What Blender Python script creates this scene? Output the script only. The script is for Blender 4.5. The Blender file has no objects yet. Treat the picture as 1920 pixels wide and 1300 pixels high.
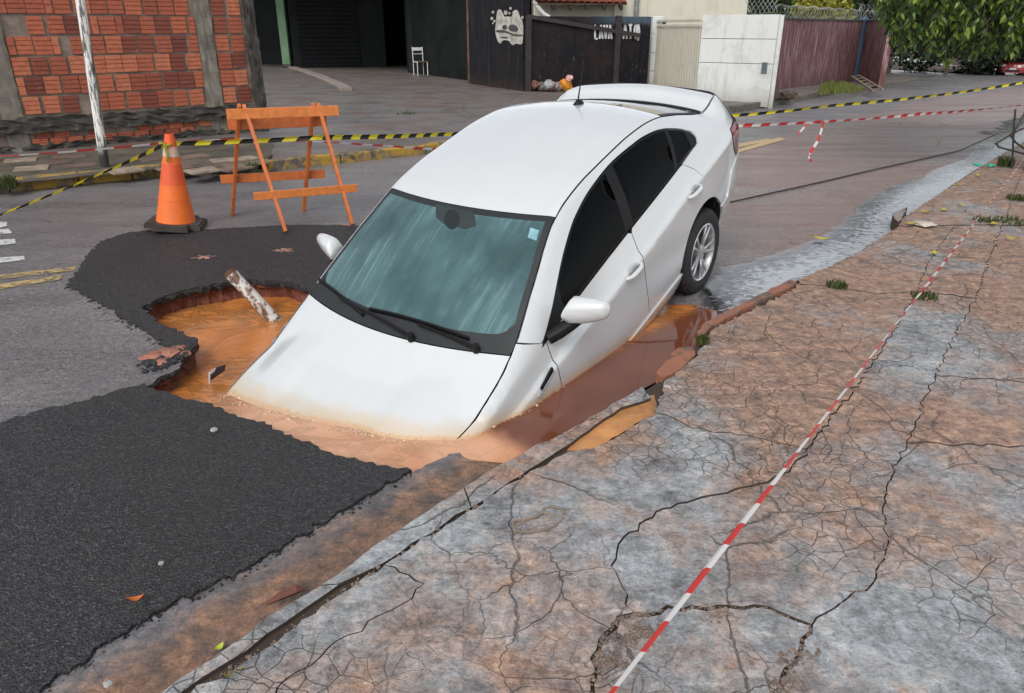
import bpy, bmesh, math, random
import numpy as np
from mathutils import Vector, Matrix
from mathutils.geometry import delaunay_2d_cdt

SC = bpy.context.scene
COL = SC.collection
RNG = random.Random(7)
NR = np.random.RandomState(11)

# ------------------------------------------------------------------ camera, sky, sun, exposure
F_PX, CX, CY = 1387.0, 960.0, 650.0          # photograph pixels (1920 x 1300)
CAM_H, PITCH = 1.80, math.radians(23.372)
cam_d = bpy.data.cameras.new('camera')
cam = bpy.data.objects.new('camera', cam_d)
COL.objects.link(cam)
cam.location = (0, 0, CAM_H)
cam.rotation_euler = (math.pi / 2 - PITCH, 0, 0)
cam_d.sensor_width = 36.0
cam_d.lens = 36.0 * F_PX / 1920.0
cam_d.clip_start = 0.05
cam_d.clip_end = 2000
SC.camera = cam

SUN_EL, SUN_AZ = math.radians(46), math.radians(198)   # azimuth clockwise from +Y
world = bpy.data.worlds.new('World')
SC.world = world
world.use_nodes = True
wn = world.node_tree
sky = wn.nodes.new('ShaderNodeTexSky')
sky.sky_type = 'NISHITA'
sky.sun_disc = False
sky.sun_elevation = SUN_EL
sky.sun_rotation = SUN_AZ
sky.air_density = 1.0
sky.dust_density = 1.0
sky.ozone_density = 1.0
hs = wn.nodes.new('ShaderNodeHueSaturation')
hs.inputs['Saturation'].default_value = 0.25           # overcast: cloud is grey
wn.links.new(sky.outputs[0], hs.inputs['Color'])
bg = wn.nodes['Background']
bg.inputs['Strength'].default_value = 0.125
wn.links.new(hs.outputs[0], bg.inputs['Color'])

sun_d = bpy.data.lights.new('sun', 'SUN')
sun_d.energy = 1.15
sun_d.angle = math.radians(30)
sun_d.color = (1.0, 0.96, 0.90)
sun = bpy.data.objects.new('sun', sun_d)
COL.objects.link(sun)
sun.rotation_euler = (math.pi / 2 - SUN_EL, 0, -SUN_AZ + math.pi)
sun.location = (0, 0, 20)

SC.view_settings.view_transform = 'Standard'
SC.view_settings.look = 'None'
SC.view_settings.gamma = 1.0
SC.view_settings.exposure = 0.68
SC.view_settings.use_curve_mapping = False
SC.render.engine = 'CYCLES'
SC.cycles.use_denoising = True
SC.cycles.use_adaptive_sampling = True
SC.cycles.adaptive_threshold = 0.025
SC.cycles.max_bounces = 5
SC.cycles.transparent_max_bounces = 16

# ------------------------------------------------------------------ helpers
_cp, _sp = math.cos(PITCH), math.sin(PITCH)


def ray(px, py):
    a, b = (px - CX) / F_PX, (py - CY) / F_PX
    return Vector((a, _cp - b * _sp, -_sp - b * _cp))


def G(px, py, z=0.0):
    """ground point (at height z) seen at a photograph pixel"""
    d = ray(px, py)
    t = (z - CAM_H) / d.z
    return Vector((d.x * t, d.y * t, z))


def A(px, py, Y):
    """point at world depth Y seen at a photograph pixel"""
    d = ray(px, py)
    t = Y / d.y
    return Vector((d.x * t, Y, CAM_H + d.z * t))


def terrain(x, y):
    s = 0.66 * x + 0.75 * y - 22.0
    s = np.maximum(0, s)
    return -0.035 * s * s / (s + 3.0)


def GT(px, py, dz=0.0):
    z = dz
    for _ in range(25):
        p = G(px, py, z)
        z = 0.5 * z + 0.5 * (float(terrain(p.x, p.y)) + dz)
    return G(px, py, z)


def tag(o, label=None, cat=None, group=None, kind=None):
    if label: o['label'] = label
    if cat: o['category'] = cat
    if group: o['group'] = group
    if kind: o['kind'] = kind
    return o


def empty(name, loc=(0, 0, 0), rot=(0, 0, 0)):
    o = bpy.data.objects.new(name, None)
    COL.objects.link(o)
    o.location = loc
    o.rotation_euler = rot
    o.empty_display_size = 0.1
    return o


def link(name, me, parent=None):
    o = bpy.data.objects.new(name, me)
    COL.objects.link(o)
    if parent: o.parent = parent
    return o


def mesh(name, verts, faces, mat=None, parent=None, smooth=False, fmats=None, mats=None):
    me = bpy.data.meshes.new(name)
    me.from_pydata([tuple(map(float, v)) for v in verts], [], [tuple(map(int, f)) for f in faces])
    for m in (mats or ([mat] if mat else [])):
        me.materials.append(m)
    if fmats is not None:
        me.polygons.foreach_set('material_index', np.array(fmats, dtype=np.int32))
    if smooth:
        me.polygons.foreach_set('use_smooth', np.ones(len(me.polygons), dtype=bool))
    me.update()
    return link(name, me, parent)


class MB:
    """collects boxes, bars, tubes and lathes into one mesh"""
    def __init__(s):
        s.v = []; s.f = []; s.m = []; s.cur = 0

    def add(s, v, f):
        o = len(s.v)
        s.v += [tuple(p) for p in v]
        s.f += [tuple(i + o for i in q) for q in f]
        s.m += [s.cur] * len(f)
        return s

    def box(s, c, size, rot=None, bev=0.0):
        hx, hy, hz = [d / 2 for d in size]
        R = rot if rot is not None else Matrix.Identity(3)
        c = Vector(c)
        if bev <= 0:
            pts = [Vector((x, y, z)) for x in (-hx, hx) for y in (-hy, hy) for z in (-hz, hz)]
            fs = [(0, 1, 3, 2), (4, 6, 7, 5), (0, 4, 5, 1), (2, 3, 7, 6), (0, 2, 6, 4), (1, 5, 7, 3)]
            return s.add([c + R @ p for p in pts], fs)
        bm = bmesh.new()
        bmesh.ops.create_cube(bm, size=1.0)
        for v in bm.verts: v.co = Vector((v.co.x * 2 * hx, v.co.y * 2 * hy, v.co.z * 2 * hz))
        bmesh.ops.bevel(bm, geom=bm.edges[:], offset=min(bev, .45 * min(size)), segments=1, affect='EDGES')
        bm.verts.index_update()
        s.add([c + R @ v.co for v in bm.verts], [[v.index for v in f.verts] for f in bm.faces])
        bm.free()
        return s

    def bar(s, a, b, w, h, up=(0, 0, 1), bev=0.0):
        a, b = Vector(a), Vector(b)
        d = b - a
        L = d.length
        x = d / L
        y = Vector(up).cross(x)
        if y.length < 1e-5: y = Vector((0, 1, 0)).cross(x)
        y.normalize()
        z = x.cross(y)
        R = Matrix((x, y, z)).transposed()
        return s.box((a + b) / 2, (L, w, h), R, bev)

    def tube(s, pts, r, n=8, caps=True):
        pts = [Vector(p) for p in pts]
        rs = r if isinstance(r, (list, tuple)) else [r] * len(pts)
        rings = []
        prev = None
        for i, p in enumerate(pts):
            t = (pts[min(i + 1, len(pts) - 1)] - pts[max(i - 1, 0)]).normalized()
            if prev is None:
                u = t.cross(Vector((0, 0, 1)))
                if u.length < 1e-3: u = t.cross(Vector((0, 1, 0)))
            else:
                u = prev - t * prev.dot(t)
            u.normalize(); prev = u
            w = t.cross(u)
            rings.append([p + (u * math.cos(2 * math.pi * k / n) + w * math.sin(2 * math.pi * k / n)) * rs[i] for k in range(n)])
        v = [q for rg in rings for q in rg]
        f = []
        for i in range(len(pts) - 1):
            for k in range(n):
                f.append((i * n + k, i * n + (k + 1) % n, (i + 1) * n + (k + 1) % n, (i + 1) * n + k))
        if caps:
            f.append(tuple(range(n - 1, -1, -1)))
            f.append(tuple((len(pts) - 1) * n + k for k in range(n)))
        return s.add(v, f)

    def lathe(s, prof, n=24, M=None, close=True):
        """prof: (r, z) list; axis local z"""
        M = M or Matrix.Identity(4)
        v = []
        for r, z in prof:
            for k in range(n):
                a = 2 * math.pi * k / n
                v.append(M @ Vector((r * math.cos(a), r * math.sin(a), z)))
        f = []
        for i in range(len(prof) - 1):
            for k in range(n):
                f.append((i * n + k, i * n + (k + 1) % n, (i + 1) * n + (k + 1) % n, (i + 1) * n + k))
        if close:
            f.append(tuple(range(n - 1, -1, -1)))
            f.append(tuple((len(prof) - 1) * n + k for k in range(n)))
        return s.add(v, f)

    def build(s, name, mat, parent=None, smooth=False):
        mats = mat if isinstance(mat, list) else [mat]
        o = mesh(name, s.v, s.f, None, parent, smooth, s.m, mats)
        if smooth:
            o.data.set_sharp_from_angle(angle=math.radians(40))
        return o


def inpoly(pts, poly):
    pts = np.asarray(pts, float)
    poly = np.asarray(poly, float)
    x, y = pts[:, 0], pts[:, 1]
    ins = np.zeros(len(pts), bool)
    j = len(poly) - 1
    for i in range(len(poly)):
        xi, yi = poly[i]; xj, yj = poly[j]
        if yi != yj:
            c = ((yi > y) != (yj > y)) & (x < (xj - xi) * (y - yi) / (yj - yi) + xi)
            ins ^= c
        j = i
    return ins


def near_poly(pts, poly, d):
    """mask of points nearer than d to the polygon's vertices/edge"""
    pts = np.asarray(pts, float)
    poly = np.asarray(poly, float)
    a = poly; b = np.roll(poly, -1, 0)
    res = np.zeros(len(pts), bool)
    for p, q in zip(a, b):
        m = (pts[:, 0] > min(p[0], q[0]) - d) & (pts[:, 0] < max(p[0], q[0]) + d) & (pts[:, 1] > min(p[1], q[1]) - d) & (pts[:, 1] < max(p[1], q[1]) + d)
        if not m.any(): continue
        s = pts[m]
        e = q - p
        t = np.clip(((s - p) @ e) / max(e @ e, 1e-12), 0, 1)
        dd = np.linalg.norm(s - (p + t[:, None] * e), axis=1)
        idx = np.where(m)[0]
        res[idx[dd < d]] = True
    return res


def tri_poly(outer, holes=(), pts=None, clear=0.01):
    """constrained triangulation of a polygon with holes; returns 2D verts, tris"""
    loops = [outer] + list(holes)
    vs, es = [], []
    for lp in loops:
        o = len(vs)
        n = len(lp)
        vs += [Vector((float(p[0]), float(p[1]))) for p in lp]
        es += [(o + i, o + (i + 1) % n) for i in range(n)]
    if pts is not None and len(pts):
        pts = np.asarray(pts, float)
        m = inpoly(pts, outer)
        for h in holes: m &= ~inpoly(pts, h)
        pts = pts[m]
        for lp in loops: pts = pts[~near_poly(pts, lp, clear)]
        vs += [Vector((p[0], p[1])) for p in pts]
    V, E, Fc, _, _, _ = delaunay_2d_cdt(vs, es, [], 0, 1e-6)
    V = np.array([(v.x, v.y) for v in V])
    T = np.array([f for f in Fc if len(f) == 3], int)
    c = V[T].mean(1)
    m = inpoly(c, outer)
    for h in holes: m &= ~inpoly(c, h)
    T = T[m]
    used = np.unique(T)
    mp = -np.ones(len(V), int); mp[used] = np.arange(len(used))
    V = V[used]; T = mp[T]
    a, b, c = V[T[:, 0]], V[T[:, 1]], V[T[:, 2]]
    ar = (b[:, 0] - a[:, 0]) * (c[:, 1] - a[:, 1]) - (b[:, 1] - a[:, 1]) * (c[:, 0] - a[:, 0])
    T[ar < 0] = T[ar < 0][:, ::-1]
    T = T[np.abs(ar) > 1e-10]
    return V, T


def grid(x0, x1, y0, y1, s, jit=0.25):
    xs = np.arange(x0, x1, s); ys = np.arange(y0, y1, s)
    X, Y = np.meshgrid(xs, ys)
    X = X + (np.arange(len(ys)) % 2)[:, None] * s * .5
    P = np.stack([X.ravel(), Y.ravel()], 1)
    return P + NR.uniform(-jit, jit, P.shape) * s


def rough_line(pts, step, amp, seed=0, closed=False, z=False):
    """resample a polyline and shake it: broken edges"""
    r = np.random.RandomState(seed)
    P = [np.array((p[0], p[1]), float) for p in pts]
    if closed: P.append(P[0])
    out = []
    for a, b in zip(P[:-1], P[1:]):
        L = np.linalg.norm(b - a)
        n = max(1, int(L / step))
        nrm = np.array((-(b - a)[1], (b - a)[0])) / max(L, 1e-9)
        for k in range(n):
            t = k / n
            o = r.normal(0, amp) if k else 0
            out.append(a + (b - a) * t + nrm * o + (r.normal(0, amp * .3, 2) if k else 0))
    if not closed: out.append(P[-1])
    return out


def vnoise(x, y, sc, seed=0):
    """cheap value noise in numpy"""
    x = np.asarray(x, float) * sc; y = np.asarray(y, float) * sc
    xi = np.floor(x).astype(int); yi = np.floor(y).astype(int)
    fx = x - xi; fy = y - yi
    fx = fx * fx * (3 - 2 * fx); fy = fy * fy * (3 - 2 * fy)

    def h(a, b):
        n = (a * 374761393 + b * 668265263 + seed * 982451653) & 0x7fffffff
        n = (n ^ (n >> 13)) * 1274126177 & 0x7fffffff
        return ((n ^ (n >> 16)) & 0xffff) / 65535.0
    return (h(xi, yi) * (1 - fx) + h(xi + 1, yi) * fx) * (1 - fy) + (h(xi, yi + 1) * (1 - fx) + h(xi + 1, yi + 1) * fx) * fy - .5


def sheet(name, V2, T, z, mat, parent=None, smooth=False, skirt=0.0, skirt_mat=None):
    """flat or height-field sheet from a 2D triangulation; skirt > 0 gives it thickness"""
    z = np.broadcast_to(np.asarray(z, float), (len(V2),))
    V = np.column_stack([V2, z])
    F = [tuple(t) for t in T]
    fm = [0] * len(F)
    if skirt:
        cnt = {}
        for t in T:
            for a, b in ((t[0], t[1]), (t[1], t[2]), (t[2], t[0])):
                cnt[(a, b)] = 1
        be = [(a, b) for (a, b) in cnt if (b, a) not in cnt]
        o = len(V)
        top = V.copy()
        add = {}
        nv = []
        for a, b in be:
            for k in (a, b):
                if k not in add:
                    add[k] = o + len(nv)
                    nv.append(top[k]); nv.append(top[k] - np.array((0, 0, skirt)))
            F.append((add[b], add[a], add[a] + 1, add[b] + 1)); fm.append(1 if skirt_mat else 0)
        V = np.vstack([V, np.array(nv)])
    mats = [mat] + ([skirt_mat] if skirt_mat else [])
    o = mesh(name, V, F, None, parent, smooth, fm, mats)
    return o


# ------------------------------------------------------------------ materials
class NT:
    def __init__(s, name):
        s.mat = bpy.data.materials.new(name)
        s.mat.use_nodes = True
        s.t = s.mat.node_tree
        s.t.nodes.clear()
        s.out = s.t.nodes.new('ShaderNodeOutputMaterial')

    def n(s, typ, ins=None, **props):
        nd = s.t.nodes.new(typ)
        for k, v in props.items(): setattr(nd, k, v)
        for k, v in (ins or {}).items(): s.set(nd.inputs[k], v)
        return nd

    def set(s, sock, v):
        if isinstance(v, bpy.types.NodeSocket): s.t.links.new(v, sock)
        else:
            if sock.type == 'RGBA' and not isinstance(v, (int, float)) and len(v) == 3: v = (*v, 1)
            sock.default_value = v

    def pos(s): return s.n('ShaderNodeNewGeometry').outputs['Position']
    def obj(s): return s.n('ShaderNodeTexCoord').outputs['Object']
    def rand(s): return s.n('ShaderNodeObjectInfo').outputs['Random']

    def map(s, vec, scale=(1, 1, 1), rot=(0, 0, 0), loc=(0, 0, 0)):
        return s.n('ShaderNodeMapping', {'Vector': vec, 'Scale': scale, 'Rotation': rot, 'Location': loc}).outputs[0]

    def noise(s, vec, scale, detail=4, rough=.55, dist=0.0, col=False):
        nd = s.n('ShaderNodeTexNoise', {'Vector': vec, 'Scale': scale, 'Detail': detail, 'Roughness': rough, 'Distortion': dist})
        return nd.outputs['Color' if col else 'Fac']

    def voro(s, vec, scale, feature='F1', out='Distance', rnd=1.0):
        return s.n('ShaderNodeTexVoronoi', {'Vector': vec, 'Scale': scale, 'Randomness': rnd}, feature=feature).outputs[out]

    def ramp(s, fac, stops, interp='LINEAR'):
        nd = s.n('ShaderNodeValToRGB', {'Fac': fac})
        cr = nd.color_ramp
        cr.interpolation = interp
        while len(cr.elements) < len(stops): cr.elements.new(0.5)
        for e, (p, c) in zip(cr.elements, stops):
            e.position = p
            e.color = (c, c, c, 1) if isinstance(c, (int, float)) else (*c, 1)
        return nd.outputs[0]

    def mix(s, fac, a, b, blend='MIX'):
        nd = s.n('ShaderNodeMix', data_type='RGBA', blend_type=blend)
        s.set(nd.inputs[0], fac); s.set(nd.inputs[6], a); s.set(nd.inputs[7], b)
        return nd.outputs[2]

    def m(s, op, a, b=0.5, c=None, clamp=False):
        nd = s.n('ShaderNodeMath', operation=op, use_clamp=clamp)
        s.set(nd.inputs[0], a); s.set(nd.inputs[1], b)
        if c is not None: s.set(nd.inputs[2], c)
        return nd.outputs[0]

    def sep(s, vec): return s.n('ShaderNodeSeparateXYZ', {0: vec}).outputs

    def warp(s, vec, scale, amt):
        c = s.noise(vec, scale, 1, .5, col=True)
        d = s.n('ShaderNodeVectorMath', {0: c, 1: (.5, .5, .5)}, operation='SUBTRACT').outputs[0]
        d = s.n('ShaderNodeVectorMath', {0: d, 'Scale': amt}, operation='SCALE').outputs[0]
        return s.n('ShaderNodeVectorMath', {0: vec, 1: d}, operation='ADD').outputs[0]

    def smooth(s, x, a, b):
        return s.n('ShaderNodeMapRange', {'Value': x, 'From Min': a, 'From Max': b}, interpolation_type='SMOOTHSTEP').outputs[0]

    def bump(s, h, strength=.5, dist=.01, normal=None):
        ins = {'Height': h, 'Strength': strength, 'Distance': dist}
        if normal is not None: ins['Normal'] = normal
        return s.n('ShaderNodeBump', ins).outputs[0]

    def bsdf(s, col, rough=.6, normal=None, metal=0.0, spec=.5, **kw):
        ins = {'Base Color': col, 'Roughness': rough, 'Metallic': metal, 'Specular IOR Level': spec}
        ins.update(kw)
        if normal is not None: ins['Normal'] = normal
        return s.n('ShaderNodeBsdfPrincipled', ins).outputs[0]

    def done(s, shader):
        s.t.links.new(shader, s.out.inputs['Surface'])
        return s.mat


MATS = {}


def plain(name, col, rough=.6, metal=0.0, spec=.5, var=.25, scale=6.0, bump=.15, bscale=40.0, **kw):
    """single-colour material with a little unevenness"""
    if name in MATS: return MATS[name]
    t = NT(name)
    p = t.obj()
    f = t.noise(p, scale, 5, .6)
    c = t.mix(t.ramp(f, [(.3, 0.0), (.7, 1.0)]), tuple(x * (1 - var) for x in col), tuple(min(1, x * (1 + var)) for x in col))
    b = t.bump(t.noise(p, bscale, 4, .6), bump, .004) if bump else None
    r = t.m('ADD', rough - .08, t.m('MULTIPLY', t.noise(p, scale * 2.3, 3), .16))
    MATS[name] = t.done(t.bsdf(c, r, b, metal, spec, **kw))
    return MATS[name]

# ------------------------------------------------------------------ ground materials
def m_road():
    t = NT('old_asphalt'); p = t.pos()
    gut = t.n('ShaderNodeAttribute', attribute_name='gutter').outputs['Fac']
    big = t.noise(p, .55, 4, .62, .4)
    al = t.map(p, (.22, 1.5, 1), (0, 0, math.radians(41 - 90)))
    streak = t.noise(al, 1.3, 5, .65, .2)
    fine = t.noise(p, 75, 3, .75)
    c = t.ramp(big, [(.32, (.085, .082, .086)), (.48, (.145, .135, .136)), (.66, (.205, .178, .170))])
    c = t.mix(t.ramp(streak, [(.45, 0.0), (.70, .75)]), c, (.115, .112, .120))
    sx_, sy_, _ = t.sep(p)
    acr = t.m('ADD', t.m('ADD', t.m('MULTIPLY', sx_, .75), t.m('MULTIPLY', sy_, -.66)), t.m('MULTIPLY', big, 1.2))
    far = t.m('MULTIPLY', t.smooth(t.m('ADD', sx_, t.m('MULTIPLY', big, 3.0)), 2.2, 5.0), t.smooth(acr, -5.2, -4.4))
    c = t.mix(t.m('MULTIPLY', far, .85), c, t.ramp(streak, [(.3, (.170, .104, .086)), (.5, (.240, .158, .132)), (.7, (.215, .165, .150))]))
    c = t.mix(t.ramp(fine, [(.34, .75), (.48, 0.0)]), c, (.035, .031, .031))
    c = t.mix(t.ramp(fine, [(.56, 0.0), (.70, .7)]), c, (.36, .33, .32))
    pale = t.ramp(t.noise(t.warp(p, 6, .2), 3.0, 5, .7), [(.64, 0.0), (.70, 1.0)])
    c = t.mix(t.m('MULTIPLY', pale, .30), c, (.36, .27, .23))
    mot = t.noise(t.warp(p, 5, .15), 6.5, 5, .7)
    dirt = t.ramp(mot, [(.34, (.070, .048, .038)), (.46, (.150, .092, .064)), (.56, (.225, .125, .078)), (.66, (.30, .165, .095)), (.74, (.16, .14, .13))])
    dirt = t.mix(t.ramp(fine, [(.36, .5), (.48, 0.0)]), dirt, (.06, .045, .038))
    dirt = t.mix(t.smooth(t.m('ADD', gut, t.m('MULTIPLY', mot, .5)), 1.02, .72), dirt, t.ramp(mot, [(.35, (.075, .072, .075)), (.55, (.15, .152, .165)), (.7, (.21, .20, .20))]))
    gm = t.smooth(t.m('ADD', gut, t.m('MULTIPLY', t.m('SUBTRACT', mot, .5), .75)), .28, .66)
    c = t.mix(gm, c, dirt)
    cell = t.voro(t.warp(p, 7, .1), 7.0, 'DISTANCE_TO_EDGE')
    c = t.mix(t.m('MULTIPLY', t.m('MULTIPLY', t.ramp(cell, [(0.0, 1.0), (.03, 0.0)]), gm), t.ramp(big, [(.45, 0.0), (.55, .75)])), c, (.04, .028, .022))
    ck = t.voro(t.warp(t.warp(p, 2.0, .35), 9, .06), 1.3, 'DISTANCE_TO_EDGE')
    crack = t.m('MULTIPLY', t.ramp(ck, [(0.0, 1.0), (.008, 0.0)]), t.ramp(big, [(.48, 0.0), (.56, 1.0)]))
    c = t.mix(t.m('MULTIPLY', crack, .8), c, (.03, .024, .02))
    c = t.mix(.8, c, t.ramp(t.noise(p, 22, 4, .8), [(.30, .58), (.50, 1.15), (.68, 1.75)]), 'MULTIPLY')
    r = t.m('ADD', t.ramp(streak, [(.42, .42), (.62, .16)]), t.m('MULTIPLY', fine, .18))
    return t.done(t.bsdf(c, r, t.bump(t.m('ADD', fine, t.m('MULTIPLY', mot, .8)), .6, .009), spec=.5))


def m_patch():
    t = NT('new_asphalt'); p = t.pos()
    vn = t.n('ShaderNodeTexVoronoi', {'Vector': p, 'Scale': 120.0}, feature='F1')
    g1, g1c = vn.outputs['Distance'], t.sep(vn.outputs['Color'])
    g2 = t.noise(p, 80, 3, .75)
    tone = t.m('ADD', t.m('MULTIPLY', g1c[0], .45), t.m('MULTIPLY', g2, .75))
    c = t.ramp(tone, [(.32, (.005, .005, .006)), (.56, (.017, .017, .019)), (.74, (.040, .040, .042)), (.92, (.10, .098, .097))])
    big = t.noise(t.warp(p, 1.5, .4), .9, 4, .65)
    c = t.mix(t.ramp(big, [(.42, 0.0), (.72, .55)]), c, t.mix(g2, (.014, .013, .014), (.052, .047, .045)))
    h = t.m('ADD', t.m('MULTIPLY', g1, 1.2), t.m('MULTIPLY', g2, 1.6))
    r = t.m('ADD', .38, t.m('MULTIPLY', g1c[1], .35))
    return t.done(t.bsdf(c, r, t.bump(h, .8, .008), spec=.45))


def m_concrete(name, tone=0.0):
    t = NT(name); p = t.pos()
    big = t.noise(t.warp(p, 1.7, .5), .95, 5, .68)
    mid = t.noise(t.warp(p, 9, .08), 6.0, 5, .75)
    fine = t.noise(p, 70, 3, .75)
    c = t.ramp(mid, [(.30, (.105, .103, .101)), (.43, (.200, .207, .213)), (.55, (.285, .298, .307)), (.72, (.39, .39, .38))])
    red = t.ramp(t.m('ADD', big, t.m('MULTIPLY', mid, .34)), [(.61 - tone, 0.0), (.78 - tone, 1.0)])
    rc = t.ramp(t.noise(p, 11, 5, .75), [(.28, (.100, .060, .043)), (.48, (.245, .140, .093)), (.64, (.40, .235, .145)), (.80, (.47, .345, .25))])
    c = t.mix(t.m('MULTIPLY', red, .90), c, rc)
    st = t.noise(t.map(p, (1.0, 3.5, 1), (0, 0, .15)), 3.2, 5, .72)
    c = t.mix(t.ramp(st, [(.54, 0.0), (.68, .62)]), c, (.105, .088, .080))
    c = t.mix(t.ramp(st, [(.28, .65), (.38, 0.0)]), c, (.50, .47, .43))
    c = t.mix(t.ramp(fine, [(.36, .50), (.45, 0.0)]), c, (.085, .072, .064))
    c = t.mix(t.ramp(fine, [(.60, 0.0), (.74, .5)]), c, (.55, .54, .52))
    n4 = t.noise(t.warp(p, 18, .05), 26, 4, .8)
    c = t.mix(.85, c, t.ramp(n4, [(.30, .58), (.50, 1.22), (.68, 1.75)]), 'MULTIPLY')
    # crazing: polygons of three sizes
    q = t.warp(t.warp(t.warp(p, 1.3, .45), 7, .09), 34, .022)
    k1 = t.ramp(t.voro(q, 1.15, 'DISTANCE_TO_EDGE'), [(0.0, 1.0), (.0028, .9), (.0060, 0.0)])
    k1 = t.m('MULTIPLY', k1, t.ramp(t.noise(p, 2.6, 2, .5), [(.42, 0.0), (.52, 1.0)]))
    e2 = t.voro(t.warp(t.warp(p, 3, .18), 24, .035), 4.4, 'DISTANCE_TO_EDGE')
    msk = t.ramp(t.noise(p, .8, 2, .5), [(.49, 0.0), (.57, 1.0)])
    k2 = t.m('MULTIPLY', t.ramp(e2, [(0.0, .95), (.006, .7), (.013, 0.0)]), msk)
    e3 = t.voro(t.warp(p, 9, .05), 12.0, 'DISTANCE_TO_EDGE')
    m3 = t.ramp(t.noise(t.map(p, (1, 1, 1), loc=(5, 3, 0)), .9, 2, .5), [(.50, 0.0), (.58, 1.0)])
    k3 = t.m('MULTIPLY', t.ramp(e3, [(0.0, .85), (.026, 0.0)]), m3)
    k = t.m('MAXIMUM', k1, t.m('MAXIMUM', k2, k3))
    c = t.mix(t.m('MULTIPLY', k, .70), c, (.065, .046, .038))
    h = t.m('SUBTRACT', t.m('ADD', t.m('MULTIPLY', n4, .7), t.m('MULTIPLY', fine, .30)), t.m('MULTIPLY', k, .8))
    r = t.m('ADD', .38, t.m('MULTIPLY', mid, .4))
    return t.done(t.bsdf(c, r, t.bump(h, .8, .014), spec=.45))


def m_mud():
    t = NT('orange_mud'); p = t.pos()
    pool = t.n('ShaderNodeAttribute', attribute_name='gutter_water').outputs['Fac']
    scum = t.n('ShaderNodeAttribute', attribute_name='scum').outputs['Fac']
    q = t.warp(t.warp(p, 1.1, 1.1), 3.5, .25)
    b = t.noise(q, 2.4, 5, .55, .6)
    c = t.ramp(b, [(.25, (.40, .135, .032)), (.5, (.58, .205, .052)), (.75, (.62, .265, .095))])
    sc = t.ramp(t.noise(q, 3.0, 4, .5), [(.3, (.58, .265, .135)), (.6, (.72, .395, .245)), (.8, (.66, .335, .19))])
    c = t.mix(scum, c, sc)
    sw = t.noise(t.warp(t.map(p, (1.0, 2.6, 1), (0, 0, math.radians(18))), 2.0, 1.2), 2.6, 5, .6, 1.6)
    oil = t.ramp(sw, [(.44, 0.0), (.475, 1.0), (.50, .1), (.53, .95), (.56, .1), (.59, .9), (.63, 0.0)])
    om = t.smooth(t.noise(t.map(p, loc=(3.1, 1.7, 0)), 1.5, 2, .5), .40, .52)
    oil = t.m('MULTIPLY', t.m('MULTIPLY', oil, om), t.m('SUBTRACT', 1.0, t.m('MULTIPLY', scum, .55)))
    c = t.mix(t.m('MULTIPLY', oil, .85), c, (.13, .080, .030))
    cells = t.ramp(t.voro(t.warp(p, 5, .12), 6.0, 'DISTANCE_TO_EDGE'), [(0.0, 1.0), (.05, 0.0)])
    c = t.mix(t.m('MULTIPLY', t.m('MULTIPLY', cells, scum), .35), c, (.36, .24, .14))
    gc = t.ramp(t.noise(p, 2.2, 4, .5), [(.3, (.125, .038, .020)), (.7, (.185, .060, .031))])
    c = t.mix(pool, c, gc)
    r = t.m('SUBTRACT', t.m('ADD', .17, t.m('MULTIPLY', scum, .22)), t.m('MULTIPLY', pool, .14))
    h = t.m('ADD', t.noise(q, 5, 4, .6), t.m('MULTIPLY', t.noise(p, 24, 4, .6), .3))
    bs = t.m('SUBTRACT', .30, t.m('MULTIPLY', pool, .26))
    nd = t.n('ShaderNodeBump', {'Height': h, 'Strength': bs, 'Distance': .03}).outputs[0]
    return t.done(t.bsdf(c, r, nd, spec=.5))


def m_soil():
    t = NT('red_soil'); p = t.pos()
    c = t.ramp(t.noise(p, 7, 6, .7), [(.3, (.085, .022, .012)), (.55, (.20, .058, .030)), (.75, (.36, .13, .07))])
    return t.done(t.bsdf(c, .75, t.bump(t.noise(p, 22, 6, .7), 1.0, .04)))


def m_kerbpaint(name, paint, amt=.55):
    t = NT(name); p = t.pos()
    base = t.ramp(t.noise(p, 6, 6, .7), [(.3, (.05, .042, .032)), (.6, (.16, .14, .11)), (.8, (.27, .24, .19))])
    n = t.noise(t.warp(p, 6, .2), 4.5, 7, .72)
    k = t.ramp(n, [(amt - .06, 1.0), (amt + .03, 0.0)])
    c = t.mix(k, base, t.mix(t.noise(p, 14, 4), tuple(x * .75 for x in paint), paint))
    return t.done(t.bsdf(c, .7, t.bump(t.noise(p, 18, 6, .7), .8, .02)))


def m_paint_line(name, col, wear=.5):
    t = NT(name); p = t.pos()
    k = t.ramp(t.noise(t.warp(p, 20, .03), 14, 6, .75), [(wear - .04, 1.0), (wear + .06, 0.0)])
    k = t.m('MULTIPLY', k, 1.0)
    c = t.mix(t.noise(p, 5, 4), tuple(x * .8 for x in col), col)
    b = t.bsdf(c, .55, t.bump(t.noise(p, 90, 3), .5, .006))
    tr = t.n('ShaderNodeBsdfTransparent').outputs[0]
    mx = t.n('ShaderNodeMixShader', {0: k, 1: tr, 2: b}).outputs[0]
    return t.done(mx)


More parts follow.
